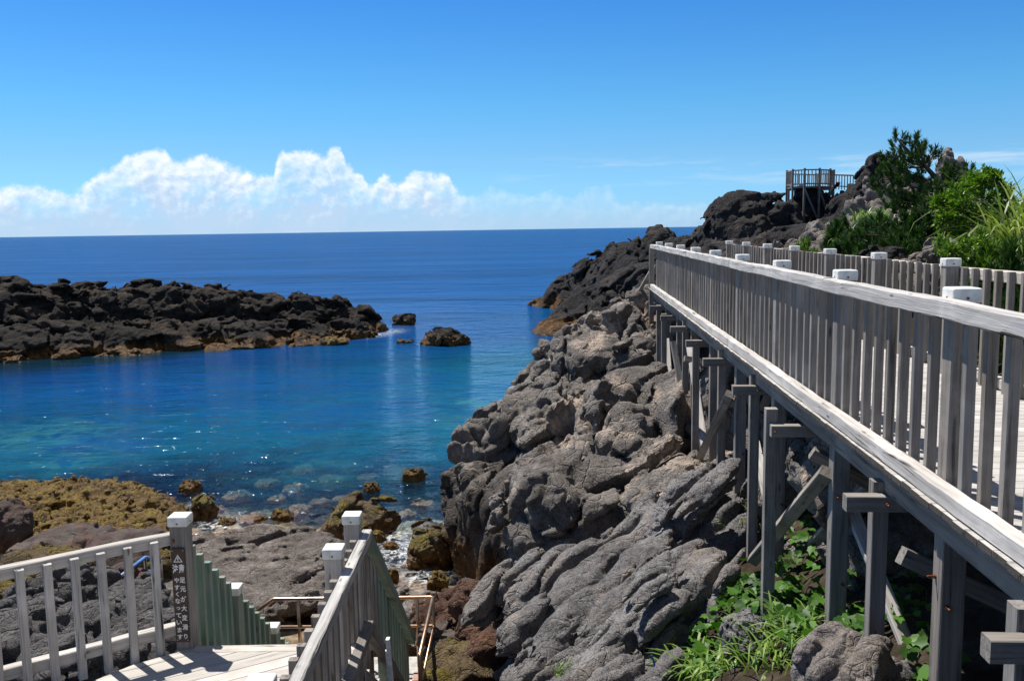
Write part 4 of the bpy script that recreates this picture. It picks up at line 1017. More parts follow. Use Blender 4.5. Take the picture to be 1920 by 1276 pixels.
# steps and strings
nst = 12
for i in range(nst):
    y = 7.62 + i * .30; z = ZD - .20 - i * .205
    MB().beam((-2.78, y, z), (-1.48, y, z), .28, .045).build('step', M_DECK, pl)
for x in (-2.80, -1.47):
    MB().beam((x, 7.5, ZD - .22), (x, 11.35, ZD - .22 - 3.85 * .683), .07, .22).build('stair_string', M_WOOD, pl)

# right hand railing: level along the platform, then down the stair
rr = empty('stair_railing', (-1.4, 7.8, ZD))
tag(rr, 'weathered slatted railing bent over the top of the stair, with square white capped posts', 'railing')
XR = -1.365
cs, ce = np.array([XR, 8.12, 4.225]), np.array([XR, 11.35, 1.66])
MB().beam((XR, 3.6, 4.225), cs, .088, .095, ch=.008, seg=.15).build('top_rail', M_MID, rr)
MB().beam(cs + np.array([0, -.03, -.02]), ce, .088, .10, ch=.008, seg=.15).build('top_rail', M_GREEN, rr)
MB().beam((XR, 3.6, 3.385), (XR, 8.02, 3.385), .088, .09, ch=.006).build('bottom_rail', M_OLD, rr)
MB().beam((XR, 7.99, 3.375), (XR, 11.2, .83), .088, .10, ch=.006).build('bottom_rail', M_OLD, rr)
XP = -1.475
CAPS = cap_mesh('cap', .165, .085)
for yy in (4.92, 7.12, 7.98):
    po = MB().beam((XP, yy, ZD - .6), (XP, yy, 4.385), .14, .14, up=(0, 1, 0)).build('post', M_MID, rr)
    add_copy('cap', CAPS, (XP, yy, 4.425), po)
XB = XR - .044 - .03
bme = MB().beam((0, 0, 0), (0, 0, 1), .058, .058, up=(0, 1, 0), off=np.zeros(3)).build('baluster', M_WOOD); bm_me = bme.data; bpy.data.objects.remove(bme)
bmg = MB().beam((0, 0, 0), (0, 0, 1), .058, .058, up=(0, 1, 0), off=np.zeros(3)).build('baluster', M_GREEN); bmg_me = bmg.data; bpy.data.objects.remove(bmg)
y = 4.0
while y < 7.9:
    if min(abs(y - q) for q in (4.92, 7.12, 7.98)) > .12:
        o = add_copy('baluster', bm_me, (XB, y, 3.27), rr); o.scale = (1, 1, 4.275 - 3.27 + random.uniform(-.008, .008))
    y += .222
y = 8.22
while y < 11.3:
    zt = 4.225 - (y - 8.12) * (4.225 - 1.66) / 3.23 + .03
    o = add_copy('baluster', bmg_me if y > 9 else bm_me, (XB, y, zt - .98), rr); o.scale = (1, 1, .96)
    y += .222
po = MB().beam((XP, 11.2, .6), (XP, 11.2, 1.75), .13, .13, up=(0, 1, 0)).build('post', M_GREEN, rr); add_copy('cap', CAPS, (XP, 11.2, 1.79), po)
po = MB().beam((XP, 9.6, 1.6), (XP, 9.6, 3.05), .13, .13, up=(0, 1, 0)).build('post', M_GREEN, rr)
MB().beam((-1.56, 8.85, 1.0), (-1.56, 8.85, 3.0), .16, .16, up=(0, 1, 0)).build('stair_post', M_OLD, rr)

# left hand fence with the sign post, and the stair's left railing
lf = empty('slat_fence', (-3.4, 7.2, ZD))
tag(lf, 'open slatted fence of silver grey timber ending at the signed post, lower left', 'fence')
a_, b_ = np.array([-2.93, 7.60, 0]), np.array([-4.20, 6.69, 0]); fd = (b_ - a_) / np.linalg.norm(b_ - a_); fn_ = np.array([fd[1], -fd[0], 0]); fn_ = fn_ if fn_[1] < 0 else -fn_
MB().beam(a_ + [0, 0, 4.40], a_ + fd * 2.6 + [0, 0, 4.40], .09, .10, ch=.008, seg=.15).build('top_rail', M_PALE, lf)
MB().beam(a_ + [0, 0, 3.585], a_ + fd * 2.6 + [0, 0, 3.585], .09, .10, ch=.008, seg=.15).build('bottom_rail', M_PALE, lf)
SPX, SPY = -2.876, 7.555
sp_ = MB().beam((SPX, SPY, 3.1), (SPX, SPY, 4.53), .145, .145, up=(0, 1, 0), ch=.006).build('post', M_WOOD, lf)
CAPL = cap_mesh('cap', .168, .088)
add_copy('cap', CAPL, (SPX, SPY, 4.572), sp_)
add_copy('bolt', bolt_mesh('bolt', (0, -1, 0)), (SPX - .04, SPY - .077, 4.405), sp_)
sq = MB().beam((0, 0, 0), (0, 0, 1), .064, .06, up=tuple(fn_), off=np.zeros(3)).build('baluster', M_MID); sq_me = sq.data; bpy.data.objects.remove(sq)
for px in (291, 241, 190, 140, 88, 35, -20, -76):
    v = ray(px, 1060); n2 = np.array([fn_[0], fn_[1], 0]); base = a_ + fn_ * .076
    sc = n2.dot(base - _O) / n2.dot(v); q = _O + v * sc
    o = add_copy('baluster', sq_me, (q[0], q[1], 3.40), lf); o.scale = (1, 1, 1.02)
po = MB().beam(a_ + fd * 1.75 + fn_ * -.12 + [0, 0, 3.0], a_ + fd * 1.75 + fn_ * -.12 + [0, 0, 4.5], .13, .13, up=(0, 1, 0)).build('post', M_WOOD, lf)
add_copy('cap', CAPL, tuple(a_ + fd * 1.75 + fn_ * -.12 + [0, 0, 4.54]), po)

ls = empty('stair_railing', (-2.86, 9, 3))
tag(ls, 'green stained picket railing stepping down the stair behind the sign post', 'railing')
XL = -2.876
def zl(y): return 4.50 - (y - 7.52) * .775
MB().beam((XL - .07, 7.62, zl(7.62) - .12), (XL - .07, 11.2, zl(11.2) - .12), .05, .10).build('top_rail', M_GREEN, ls)
MB().beam((XL - .07, 7.62, zl(7.62) - .9), (XL - .07, 11.2, zl(11.2) - .9), .05, .10).build('bottom_rail', M_GREEN, ls)
for yy, zc in ((8.86, 3.45), (10.19, 2.43)):
    po = MB().beam((XL, yy, zc - 1.5), (XL, yy, zc - .08), .14, .14, up=(0, 1, 0)).build('post', M_GREEN, ls); add_copy('cap', CAPS, (XL, yy, zc - .04), po)
for yy in (7.78, 7.97, 8.16, 8.35, 8.54, 8.7, 9.05, 9.24, 9.43, 9.62, 9.81, 10.0, 10.4, 10.6, 10.8, 11.0):
    o = add_copy('baluster', bmg_me, (XL, yy, zl(yy) - 1.0), ls); o.scale = (1, 1, .96)

# warning sign on the post
sg = empty('warning_sign', (SPX, SPY - .083, 4.0))
tag(sg, 'tall narrow brown sign with white warning triangle and Japanese writing on the fence post', 'sign')
SW, STOP, SBOT = .118, 4.345, 3.505
yb = SPY - .0725 - .010
bmx = bmesh.new(); bmesh.ops.create_cube(bmx, size=1); bmesh.ops.scale(bmx, vec=(SW, .012, STOP - SBOT), verts=bmx.verts)
bmesh.ops.bevel(bmx, geom=list(bmx.edges), offset=.003, segments=2, affect='EDGES'); me = bpy.data.meshes.new('board'); bmx.to_mesh(me); bmx.free()
ob = link('board', me, M_SIGN, sg); ob.location = (SPX - .006, yb, (STOP + SBOT) / 2)
sxc = SPX - .006; yf = yb - .0065
lv, lfc = [], []
def put_char(ch, cx_, cz, size, sx_=1.0, bold=.02):
    cu = bpy.data.curves.new('ch', 'FONT'); cu.body = ch; cu.size = 1.0; cu.extrude = .012; cu.offset = bold; cu.resolution_u = 3
    co = bpy.data.objects.new('ch', cu); COL.objects.link(co); bpy.context.view_layer.update()
    ev = co.evaluated_get(bpy.context.evaluated_depsgraph_get()); mm = bpy.data.meshes.new_from_object(ev)
    v = np.zeros(len(mm.vertices) * 3, np.float32); mm.vertices.foreach_get('co', v); v = v.reshape(-1, 3)
    if len(v):
        lo, hi = v.min(0), v.max(0); c = (lo + hi) / 2; ext = max(hi[0] - lo[0], hi[1] - lo[1])
        sc = size / ext if ch not in 'っく' else size / ext * (.72 if ch == 'っ' else .95)
        b = len(lv)
        for q in v: lv.append((cx_ + (q[0] - c[0]) * sc * sx_, yf - .0012 - (q[2] - lo[2]) * .02, cz + (q[1] - c[1]) * sc))
        for p_ in mm.polygons: lfc.append([b + i for i in p_.vertices])
    bpy.data.objects.remove(co); bpy.data.meshes.remove(mm); bpy.data.curves.remove(cu)
H_ = STOP - SBOT
zf_ = lambda f: STOP - H_ * f
put_char('注', sxc - .0265, zf_(.213), .080, .62, .03); put_char('意', sxc + .0265, zf_(.213), .082, .62, .03)
for ch, f in zip('足元が大変滑り', (.335, .43, .535, .635, .735, .835, .935)): put_char(ch, sxc + .028, zf_(f), .054 if ch != 'り' else .046, .92, .026)
for ch, f in zip('やすくなっています', (.335, .412, .483, .555, .635, .71, .785, .865, .94)): put_char(ch, sxc - .022, zf_(f), .046, 1.0, .026)
# triangle with exclamation mark
def tri(r, cz): return [(sxc + r * math.sin(a), cz + r * math.cos(a)) for a in (0, 2 * math.pi / 3, 4 * math.pi / 3)]
cz = zf_(.118); o3, i3 = tri(.046, cz), tri(.031, cz)
b = len(lv)
for (x, z) in o3 + i3: lv.append((x, yf - .0014, z))
for i in range(3): j = (i + 1) % 3; lfc.append([b + i, b + j, b + 3 + j, b + 3 + i])
for x0, x1, z0, z1 in ((-.0045, .0045, -.003, .020), (-.004, .004, -.013, -.0065)):
    b = len(lv); lv += [(sxc + x0, yf - .0014, cz + z0), (sxc + x1, yf - .0014, cz + z0), (sxc + x1 * 1.2, yf - .0014, cz + z1), (sxc + x0 * 1.2, yf - .0014, cz + z1)]; lfc.append([b, b + 1, b + 2, b + 3])
me = bpy.data.meshes.new('lettering'); me.from_pydata(lv, [], lfc); link('lettering', me, M_LETTER, sg)
for dx in (-.045, .045):
    for dz in (STOP - .02, SBOT + .02):
        bmx = bmesh.new(); bmesh.ops.create_cone(bmx, cap_ends=True, segments=8, radius1=.004, radius2=.003, depth=.004, matrix=Matrix.Rotation(math.pi / 2, 4, 'X')); me = bpy.data.meshes.new('screw'); bmx.to_mesh(me); bmx.free()
        o = link('screw', me, M_CAP, sg); o.location = (sxc + dx, yf - .001, dz)

# ------------------------------------------------------------------ landing, handrails, stake
m = MB(); m.prism([(-3.6, 11.35), (-1.02, 11.35), (-1.02, 12.25), (-3.6, 12.25)], -.2, 1.0, (1, 0)); m.prism([(-1.40, 9.6), (-1.02, 9.6), (-1.02, 11.345), (-1.40, 11.345)], -.2, .995, (1, 0))
tag(m.build('concrete_landing', M_CONC), label='small concrete landing at the foot of the wooden stair', cat='landing')
hr = empty('steel_handrail', (-2, 12, 1.0)); tag(hr, 'bronze coloured steel pipe handrail around the concrete landing', 'handrail')
zt, zm = 2.0, 1.60
MB().tube([(-4.15, 11.9, 1.45), (-3.34, 11.97, zt), (-3.3, 11.97, zt), (-1.17, 11.95, zt), (-1.135, 11.93, zt), (-1.14, 11.88, zt), (-1.155, 10.27, zt - .01), (-1.155, 10.25, zt - .03), (-1.155, 10.25, .99)], .027, 10).build('top_pipe', M_PIPE, hr, True)
MB().tube([(-4.0, 11.9, 1.12), (-3.34, 11.97, zm), (-1.135, 11.93, zm), (-1.155, 10.3, zm)], .021, 10).build('middle_pipe', M_PIPE, hr, True)
for q in ((-3.0, 11.97), (-1.36, 11.95), (-1.135, 11.93), (-2.1, 11.96)):
    MB().tube([(q[0], q[1], .99), (q[0], q[1], zt)], .023, 10).build('upright', M_PIPE, hr, True)
m = MB(); m.beam((-1.40, 11.55, 1.04), (-1.06, 11.55, 1.04), .22, .05); m.build('base_plate', plain_mat('pink_primer_steel', (.42, .24, .19), .6, .2, .2, 9), hr)
bh = empty('blue_handrail', (-6, 14.5, 1)); tag(bh, 'blue painted pipe handrail slanting down among the shore rocks', 'handrail')
a1, b1, c1 = P(205, 1096, 13.2), P(272, 1044, 14.6), P(301, 1050, 14.7)
dn = np.array([0, 0, -.24])
MB().tube([a1, b1, c1], .03, 8).build('top_pipe', M_BLUEPIPE, bh, True)
MB().tube([a1 + dn + [.12, 0, 0], b1 + dn, c1 + dn * .8], .026, 8).build('lower_pipe', M_BLUEPIPE, bh, True)
for q in (b1, c1, a1 * .45 + b1 * .55 + [0, 0, 0]): MB().tube([q, q + [0, 0, -.9]], .028, 8).build('upright', M_OLD, bh, True)
wp0, wp1 = P(727, 1196, 7.0), P(738, 1300, 7.0)
m = MB()
m.beam(wp1 + [0, 0, -.2], wp0, .03, .06, up=(0, 1, 0)); m.beam(wp1 + [-.02, 0, -.2], wp0 + [-.012, 0, -.10], .02, .035, up=(0, 1, 0))
tag(m.build('splintered_stake', M_SHELL), label='thin splintered white stake standing beside the stair railing', cat='stake')
rag = P(1222, 1238, 7.2)
m = mesh_np('scrap', [rag + np.array(q) * .05 for q in [(-.25, 0, 1), (.1, .1, 1.05), (.0, -.1, .3), (.4, 0, .2), (.3, .1, -.6), (.65, 0, -.7), (.4, .05, -1.2)]], [(0, 1, 2), (1, 3, 2), (2, 3, 4), (3, 5, 4), (4, 5, 6)], False)
sm_ = m.copy(); o = link('blue_scrap', m, plain_mat('blue_plastic', (.06, .25, .55), .5)); md = o.modifiers.new('thick', 'SOLIDIFY'); md.thickness = .004
tag(o, 'torn strip of blue plastic caught in the vine', 'litter')

# ------------------------------------------------------------------ lookout deck on the headland
lo = empty('lookout_deck', tuple(P(1520, 345, 70))); tag(lo, 'wooden lookout deck with picket railing perched on the black headland', 'viewing deck')
dc = P(1519, 352, 70); ux = np.array([1., 0, 0]); k70 = 70.5 / F_PX
corner = [(-44, 0, 69), (-33, -2, 67.6), (-11, -2, 66.7), (17, -1, 66.7), (37, -1, 67.6), (44, 0, 69), (42, 1, 72), (10, 1, 73.5), (-40, 1, 72)]
cps = [np.array([P(1519 + c[0], 352, c[2])[0], c[2], dc[2]]) for c in corner]
m = MB(); m.prism([tuple(q[:2]) for q in cps], dc[2] - .12, dc[2], (1, 0)); m.build('deck', M_OLD, lo)
for i, q in enumerate(cps):
    lowz = dc[2] - (1.4 if i in (0, 1, 5, 6, 7, 8) else 2.8)
    MB().beam((q[0], q[1], lowz), (q[0], q[1], dc[2] + 1.28), .13, .13, up=(0, 1, 0)).build('post', M_OLD, lo)
    r = cps[(i + 1) % len(cps)]
    MB().beam(q + [0, 0, 1.16], r + [0, 0, 1.16], .09, .09).build('top_rail', M_WOOD, lo)
    MB().beam(q + [0, 0, .16], r + [0, 0, .16], .07, .10).build('bottom_rail', M_WOOD, lo)
    nb = int(np.linalg.norm(r - q) / .22)
    for j in range(1, nb):
        p_ = q + (r - q) * j / nb; MB().beam(p_ + [0, 0, .1], p_ + [0, 0, 1.18], .06, .06, up=(0, 1, 0)).build('baluster', M_WOOD, lo)
MB().beam(cps[2] + [0, -.05, -.2], cps[3] + [0, -.05, -2.6], .12, .14, up=(0, -1, 0)).build('brace', M_OLD, lo)
MB().beam(cps[3] + [0, -.05, -.2], cps[4] + [.2, -.05, -3.0], .12, .14, up=(0, -1, 0)).build('brace', M_OLD, lo)
MB().beam(cps[3] + [.6, -.05, -2.6], cps[4] + [.6, .3, -.6], .12, .14, up=(0, -1, 0)).build('brace', M_OLD, lo)
for px in (1535, 1556):
    q = P(px, 346, 69); MB().beam((q[0], q[1], dc[2]), (q[0], q[1], dc[2] + 1.0), .25, .12, up=(0, 1, 0)).build('board_post', M_OLD, lo)
def far_fence(name, label, x0, y0, x1, y1, d0, d1):
    a, b = P(x0, y0, d0), P(x1, y1, d1); e = empty(name, tuple(a)); tag(e, label, 'fence', 'fences along the headland path')
    n = max(1, int(np.linalg.norm(b - a) / .2))
    MB().beam(a, b, .09, .10).build('top_rail', M_WOOD, e); MB().beam(a + [0, 0, -.85], b + [0, 0, -.85], .08, .08).build('bottom_rail', M_WOOD, e)
    for i in range(n + 1):
        q = a + (b - a) * i / n
        MB().beam(q + [0, 0, -1.1], q + [0, 0, .03 if i % 8 else .12], .06 if i % 8 else .13, .06 if i % 8 else .13, up=(0, 1, 0)).build('post' if i % 8 == 0 else 'baluster', M_OLD if i % 8 == 0 else M_WOOD, e)
far_fence('picket_fence', 'far picket fence joining the lookout deck to the black knoll', 1563, 328, 1600, 329, 71, 70)
far_fence('picket_fence', 'far picket fence between the black knoll and the pine', 1655, 329, 1712, 330, 70, 68)
# ------------------------------------------------------------------ plants
def unit(v): return v / (np.linalg.norm(v, axis=-1, keepdims=True) + 1e-9)
def scatter(name, mat, pos, axis_, nrm, size, tv, tf, parent=None, rnd=None, wid=1.0):
    """many leaves in one mesh: tv template (x across, y along, z up), placed with axis/normal frames"""
    pos, axis_, nrm = np.asarray(pos, float), unit(np.asarray(axis_, float)), np.asarray(nrm, float)
    x = unit(np.cross(axis_, nrm)); z = np.cross(x, axis_); n = len(pos); tv = np.asarray(tv, float); k = len(tv)
    s = np.asarray(size, float).reshape(-1, 1, 1)
    V = pos[:, None] + s * (wid * tv[None, :, :1] * x[:, None] + tv[None, :, 1:2] * axis_[:, None] + tv[None, :, 2:3] * z[:, None])
    Fc = (np.asarray(tf)[None] + (np.arange(n) * k)[:, None, None]).reshape(-1, len(tf[0]))
    r = RNG.random(n) if rnd is None else rnd
    return link(name, mesh_np(name, V.reshape(-1, 3), Fc, True, {'rnd': np.repeat(r, k)}), mat, parent)
LEAF_V = [(0, 0, 0), (.20, .22, .05), (.24, .5, .06), (.13, .8, .02), (0, 1, -.06), (-.13, .8, .02), (-.24, .5, .06), (-.20, .22, .05), (0, .5, -.02)]
LEAF_F = [(0, 1, 2, 8), (8, 2, 3, 4), (8, 4, 5, 6), (0, 8, 6, 7)]
IVY_V = [(0, 0, 0), (.26, -.10, .03), (.50, .06, .02), (.40, .30, .06), (.46, .50, -.03), (.20, .62, .04), (0, 1, -.10), (-.20, .62, .04), (-.46, .50, -.03), (-.40, .30, .06), (-.50, .06, .02), (-.26, -.10, .03)]
IVY_F = [(0, 1, 2, 3, 4, 5, 6), (0, 6, 7, 8, 9, 10, 11)]
NEED_V = [(-.11, 0, 0), (.11, 0, 0), (0, 1, 0)]; NEED_F = [(0, 1, 2)]

def blades(base, azim, length, lean, width, seg=6):
    """arching grass blades -> verts, quads"""
    n = len(base); s = np.linspace(0, 1, seg + 1)
    hd = np.stack([np.cos(azim), np.sin(azim), np.zeros(n)], 1); sd = np.stack([-np.sin(azim), np.cos(azim), np.zeros(n)], 1)
    th0 = rad(82); th = th0 - lean[:, None] * s[None] ** 1.4                     # elevation along the blade
    ds = length[:, None] / seg
    hor = np.concatenate([np.zeros((n, 1)), np.cumsum(np.cos(th[:, 1:]) * ds, 1)], 1); ver = np.concatenate([np.zeros((n, 1)), np.cumsum(np.sin(th[:, 1:]) * ds, 1)], 1)
    cen = base[:, None] + hd[:, None] * hor[..., None] + np.array([0, 0, 1.0]) * ver[..., None]
    w = width[:, None] * np.clip((.45 + 2.2 * s) * (1.0 - s ** 2.2), .03, 1)[None] * .5
    Lf = cen - sd[:, None] * w[..., None]; Rt = cen + sd[:, None] * w[..., None]
    V = np.stack([Lf, Rt], 2).reshape(n, -1, 3); k = 2 * (seg + 1)
    tf = np.array([(2 * i, 2 * i + 1, 2 * i + 3, 2 * i + 2) for i in range(seg)])
    return V.reshape(-1, 3), (tf[None] + (np.arange(n) * k)[:, None, None]).reshape(-1, 4), k
def grass(name, label, cat, centres, n, L, wd, mat, spread=.12, lean=(.6, 2.2), group=None, kind=None):
    c = np.asarray(centres, float).reshape(-1, 3); idx = RNG.integers(0, len(c), n)
    base = c[idx] + np.stack([RNG.normal(0, spread, n), RNG.normal(0, spread, n), np.zeros(n)], 1)
    V, Fc, k = blades(base, RNG.random(n) * 2 * math.pi, L * RNG.uniform(.55, 1.1, n), RNG.uniform(lean[0], lean[1], n), wd * RNG.uniform(.6, 1.2, n))
    o = link(name, mesh_np(name, V, Fc, True, {'rnd': np.repeat(RNG.random(n), k)}), mat)
    return tag(o, label, cat, group, kind)

def tuft_needles(tips, dirs, n=34, L=.12, up=.35):
    """bottle brush shoots: needles set all along a short shoot; returns pos, axis, normal arrays"""
    tips = np.asarray(tips, float); dirs = unit(np.asarray(dirs, float)); N = len(tips)
    t_ = RNG.random((N, n)); ph = RNG.random((N, n)) * 2 * math.pi
    ref = np.where(np.abs(dirs[:, 2:3]) < .9, np.array([[0, 0, 1.0]]), np.array([[1.0, 0, 0]]))
    x = unit(np.cross(dirs, ref)); y = np.cross(dirs, x)
    out = x[:, None] * np.cos(ph)[..., None] + y[:, None] * np.sin(ph)[..., None]
    pos = tips[:, None] - dirs[:, None] * (t_ * L * 2.0)[..., None] + out * .008
    open_ = (.45 + .75 * t_)[..., None]
    ax = unit(dirs[:, None] * .8 + out * open_ + np.array([0, 0, up * .2]))
    tang = np.cross(dirs[:, None], out)
    return pos.reshape(-1, 3), ax.reshape(-1, 3), (out + tang * RNG.normal(0, .6, (N, n, 1))).reshape(-1, 3)

def bez(a, b, c, n): 
    t_ = np.linspace(0, 1, n)[:, None]; return (1 - t_) ** 2 * a + 2 * t_ * (1 - t_) * b + t_ ** 2 * c

# ---- the pine
pn_base = np.array([*P(1782, 478, 18.6)[:2], 0]); pn_base[2] = float(ground_h(pn_base[0], pn_base[1], False)[0]) - .1
pine = empty('pine_tree', tuple(pn_base)); tag(pine, 'dark green windswept pine tree leaning left above the far railing', 'pine tree')
trunk = MB(); crown_t, crown_d = [], []
tp = [pn_base, P(1786, 440, 18.5), P(1779, 390, 18.4), P(1768, 348, 18.3), P(1735, 312, 18.2), P(1708, 288, 18.1), P(1684, 262, 18.0)]
trunk.tube(tp, [.10, .085, .075, .06, .04, .028, .014], 8)
tips_px = [(1677, 250, .1), (1671, 266, .3), (1666, 284, -.3), (1718, 250, 0), (1722, 266, -.3), (1733, 268, .4), (1756, 274, .1), (1742, 300, .3), (1655, 293, .2), (1664, 306, -.2), (1700, 318, .5), 
    (1680, 333, -.3), (1660, 322, .3), (1648, 318, 0), (1775, 312, .3), (1790, 306, -.3), (1808, 315, 0), (1824, 312, .2), (1815, 330, -.4), (1798, 335, .5), (1760, 340, -.7), (1735, 345, -.5), (1640, 347, .3), (1632, 340, 0), (1648, 358, -.2), (1668, 352, .2), (1672, 372, -.3), (1725, 368, -.6), (1752, 366, -.8), (1784, 352, -.5), (1810, 350, .3), (1795, 370, -.6),
    (1674, 385, .3), (1690, 398, -.4), (1715, 390, -.7), (1740, 398, -.9), (1765, 392, -.8), (1705, 416, -.6), (1680, 412, .2), (1730, 424, -.9), (1757, 420, -.9), (1690, 438, -.5), (1660, 430, .1), (1640, 425, .3), (1625, 440, .0), (1608, 432, .2), (1650, 448, -.5), (1676, 452, -.7), (1710, 450, -.9), (1740, 450, -.8), (1618, 418, .4), (1800, 395, -.4), (1780, 410, -.7)]
tpa = np.array(tp)
for (px, py, dd) in tips_px:
    e = P(px, py, 18.2 + dd * 1.6)
    # joins the trunk somewhat below and nearer the stem
    zs = e[2] - np.clip((pn_base[2] + 3 - e[2]) * .05 + .28, .1, .6)
    kk = int(np.argmin(np.abs(tpa[:, 2] - zs))); st = tpa[max(1, kk)]
    if np.linalg.norm(e - st) < .3: st = tpa[max(1, kk - 1)]
    mid = (st + e) / 2 + np.array([0, 0, -.10 + .06 * RNG.normal()])
    ln = bez(st, mid, e, 7); trunk.tube(ln, list(np.linspace(.028, .008, 7)), 5, False)
    L = np.linalg.norm(e - st); nd = unit(e - mid)
    crown_t.append(e); crown_d.append(nd * .6 + np.array([0, 0, .8]))
    for j in range(int(4 + L * 3)):
        u_ = RNG.uniform(.42, 1.0); b_ = bez(st, mid, e, 21)[int(u_ * 20)]
        sdv = unit(nd * .5 + RNG.normal(0, .75, 3) + np.array([0, 0, .45])); ln2 = RNG.uniform(.08, .24) * (1.15 - .4 * u_)
        tipp = b_ + sdv * ln2
        trunk.tube([b_, tipp], [.006, .004], 4, False)
        crown_t.append(tipp); crown_d.append(sdv * .45 + np.array([0, 0, .8]))
trunk.build('trunk', M_BARK, pine, True)
ps, ax_, nr = tuft_needles(crown_t, crown_d, 58, .10)
rn = np.repeat(RNG.random(len(crown_t)), 58) * .6 + RNG.random(len(ps)) * .4
scatter('crown', M_PINE, ps, ax_, nr, RNG.uniform(.075, .115, len(ps)), NEED_V, NEED_F, pine, rn)

# ---- smaller pines and bushes
def pine_bush(name, label, px, py, d, w, h, mat, n=60, L=.11, group=None):
    q = P(px, py, d); b = np.array([q[0], q[1], float(ground_h(q[0], q[1], False)[0])]); b[2] = min(b[2], q[2])
    e = empty(name, tuple(b)); tag(e, label, 'pine' if 'pine' in name else 'bush', group); st = MB(); tt, dd = [], []
    hh = q[2] + h - b[2]
    for i in range(n):
        a = RNG.random() * 2 * math.pi; rr_ = w * math.sqrt(RNG.random()); z = b[2] + hh * (1 - .55 * (rr_ / w) ** 2) * RNG.uniform(.45, 1.0)
        tip = np.array([b[0] + rr_ * math.cos(a), b[1] + rr_ * math.sin(a), z]); m_ = np.array([b[0] + rr_ * .4 * math.cos(a), b[1] + rr_ * .4 * math.sin(a), b[2] + (z - b[2]) * .35])
        st.tube(bez(b + [0, 0, .0], m_, tip, 5), [.012, .010, .008, .006, .004], 4, False)
        for k in range(4):
            o_ = np.array([RNG.normal(0, .05), RNG.normal(0, .05), -RNG.random() * .22]) if k else np.zeros(3)
            tt.append(tip + o_); dd.append(np.array([math.cos(a) * .35 * rr_ / w, math.sin(a) * .35 * rr_ / w, 1.0]))
    st.build('stems', M_TWIG, e, True)
    p3, a3, n3 = tuft_needles(tt, dd, 44, L * .9); scatter('crown', mat, p3, a3, n3, RNG.uniform(.7, 1.15, len(p3)) * L, NEED_V, NEED_F, e)
pine_bush('young_pine', 'bright green young pine standing among the tan rocks over the railing', 1513, 462, 22.5, .33, .30, M_SEEDL, 22, .13)
pine_bush('pine_bush', 'dark green pine bush at the left end of the hillside thicket', 1578, 440, 23, .42, .55, M_PINE, 50, .13)
pine_bush('pine_bush', 'low dark pine bush right of the bright arching grass', 1622, 445, 20, .75, .30, M_PINE, 90, .12)
pine_bush('pine_bush', 'dark spreading pine bush in the shade under the leaning pine', 1690, 452, 18.2, .9, .18, M_PINE, 110, .11)
pine_bush('pine_bush', 'yellow green pine bush with upright candles in front of the broadleaf shrub', 1862, 455, 11.8, .42, .33, M_SEEDL, 60, .13)
pine_bush('pine_bush', 'green pine bush just behind the railing at the right edge', 1895, 470, 10.8, .5, .16, M_PINE, 70, .12)

def shrub(name, label, clumps, mat, leaf=.07, per=230, stem_from=None):
    c = np.array([P(*q[:3]) for q in clumps]); r = np.array([q[3] for q in clumps]); b = stem_from
    e = empty(name, tuple(b)); tag(e, label, 'shrub'); st = MB(); pos, axs, nrm_ = [], [], []
    for ci, ri in zip(c, r):
        m_ = (b + ci) / 2 + RNG.normal(0, .06, 3); st.tube(bez(b, m_, ci, 6), list(np.linspace(.022, .008, 6)), 5, False)
        for j in range(14):
            dv = unit(RNG.normal(0, 1, 3) + np.array([0, 0, .45])); tip = ci + dv * ri * RNG.uniform(.55, 1.1)
            st.tube([ci, (ci + tip) / 2 + RNG.normal(0, .015, 3), tip], [.006, .005, .003], 4, False)
            k = per // 14
            u_ = RNG.uniform(.35, 1.05, k)[:, None]; pp = ci + (tip - ci) * u_ + RNG.normal(0, .022, (k, 3)); pos.append(pp)
            axs.append(unit(dv[None] * .8 + RNG.normal(0, .6, (k, 3)) + [0, 0, .35])); nrm_.append(unit(RNG.normal(0, .45, (k, 3)) + [0, 0, 1.0]))
    pos, axs, nrm_ = map(np.concatenate, (pos, axs, nrm_))
    st.build('stems', M_TWIG, e, True)
    scatter('crown', mat, pos, axs, nrm_, RNG.uniform(.6, 1.15, len(pos)) * leaf, LEAF_V, LEAF_F, e)
def gz(px, py, d): q = P(px, py, d); return np.array([q[0], q[1], min(q[2], float(ground_h(q[0], q[1], False)[0]))])
shrub('broadleaf_shrub', 'bright yellow green broadleaf shrub between the pine and the tall grass', [(1772, 382, 14.2, .2), (1795, 360, 14.2, .24), (1828, 348, 14.4, .24), (1850, 335, 14.6, .2), (1812, 385, 13.9, .26), (1842, 378, 14.2, .26), (1778, 410, 13.9, .2), (1862, 400, 14.2, .26), (1820, 415, 13.9, .26), (1790, 432, 13.8, .2), (1850, 430, 14, .26), (1835, 340, 14.5, .2), (1878, 370, 14.5, .22), (1762, 385, 14.2, .13), (1870, 345, 14.7, .2)], M_SHRUB, .075, 460, gz(1815, 470, 14.2))
shrub('broadleaf_shrub', 'low leafy shrub right behind the far railing below the larger shrub', [(1768, 462, 11.6, .16), (1790, 470, 11.5, .16), (1812, 478, 11.4, .15), (1830, 462, 11.8, .17), (1780, 478, 11.3, .13)], M_SHRUB, .058, 320, gz(1795, 500, 11.6))

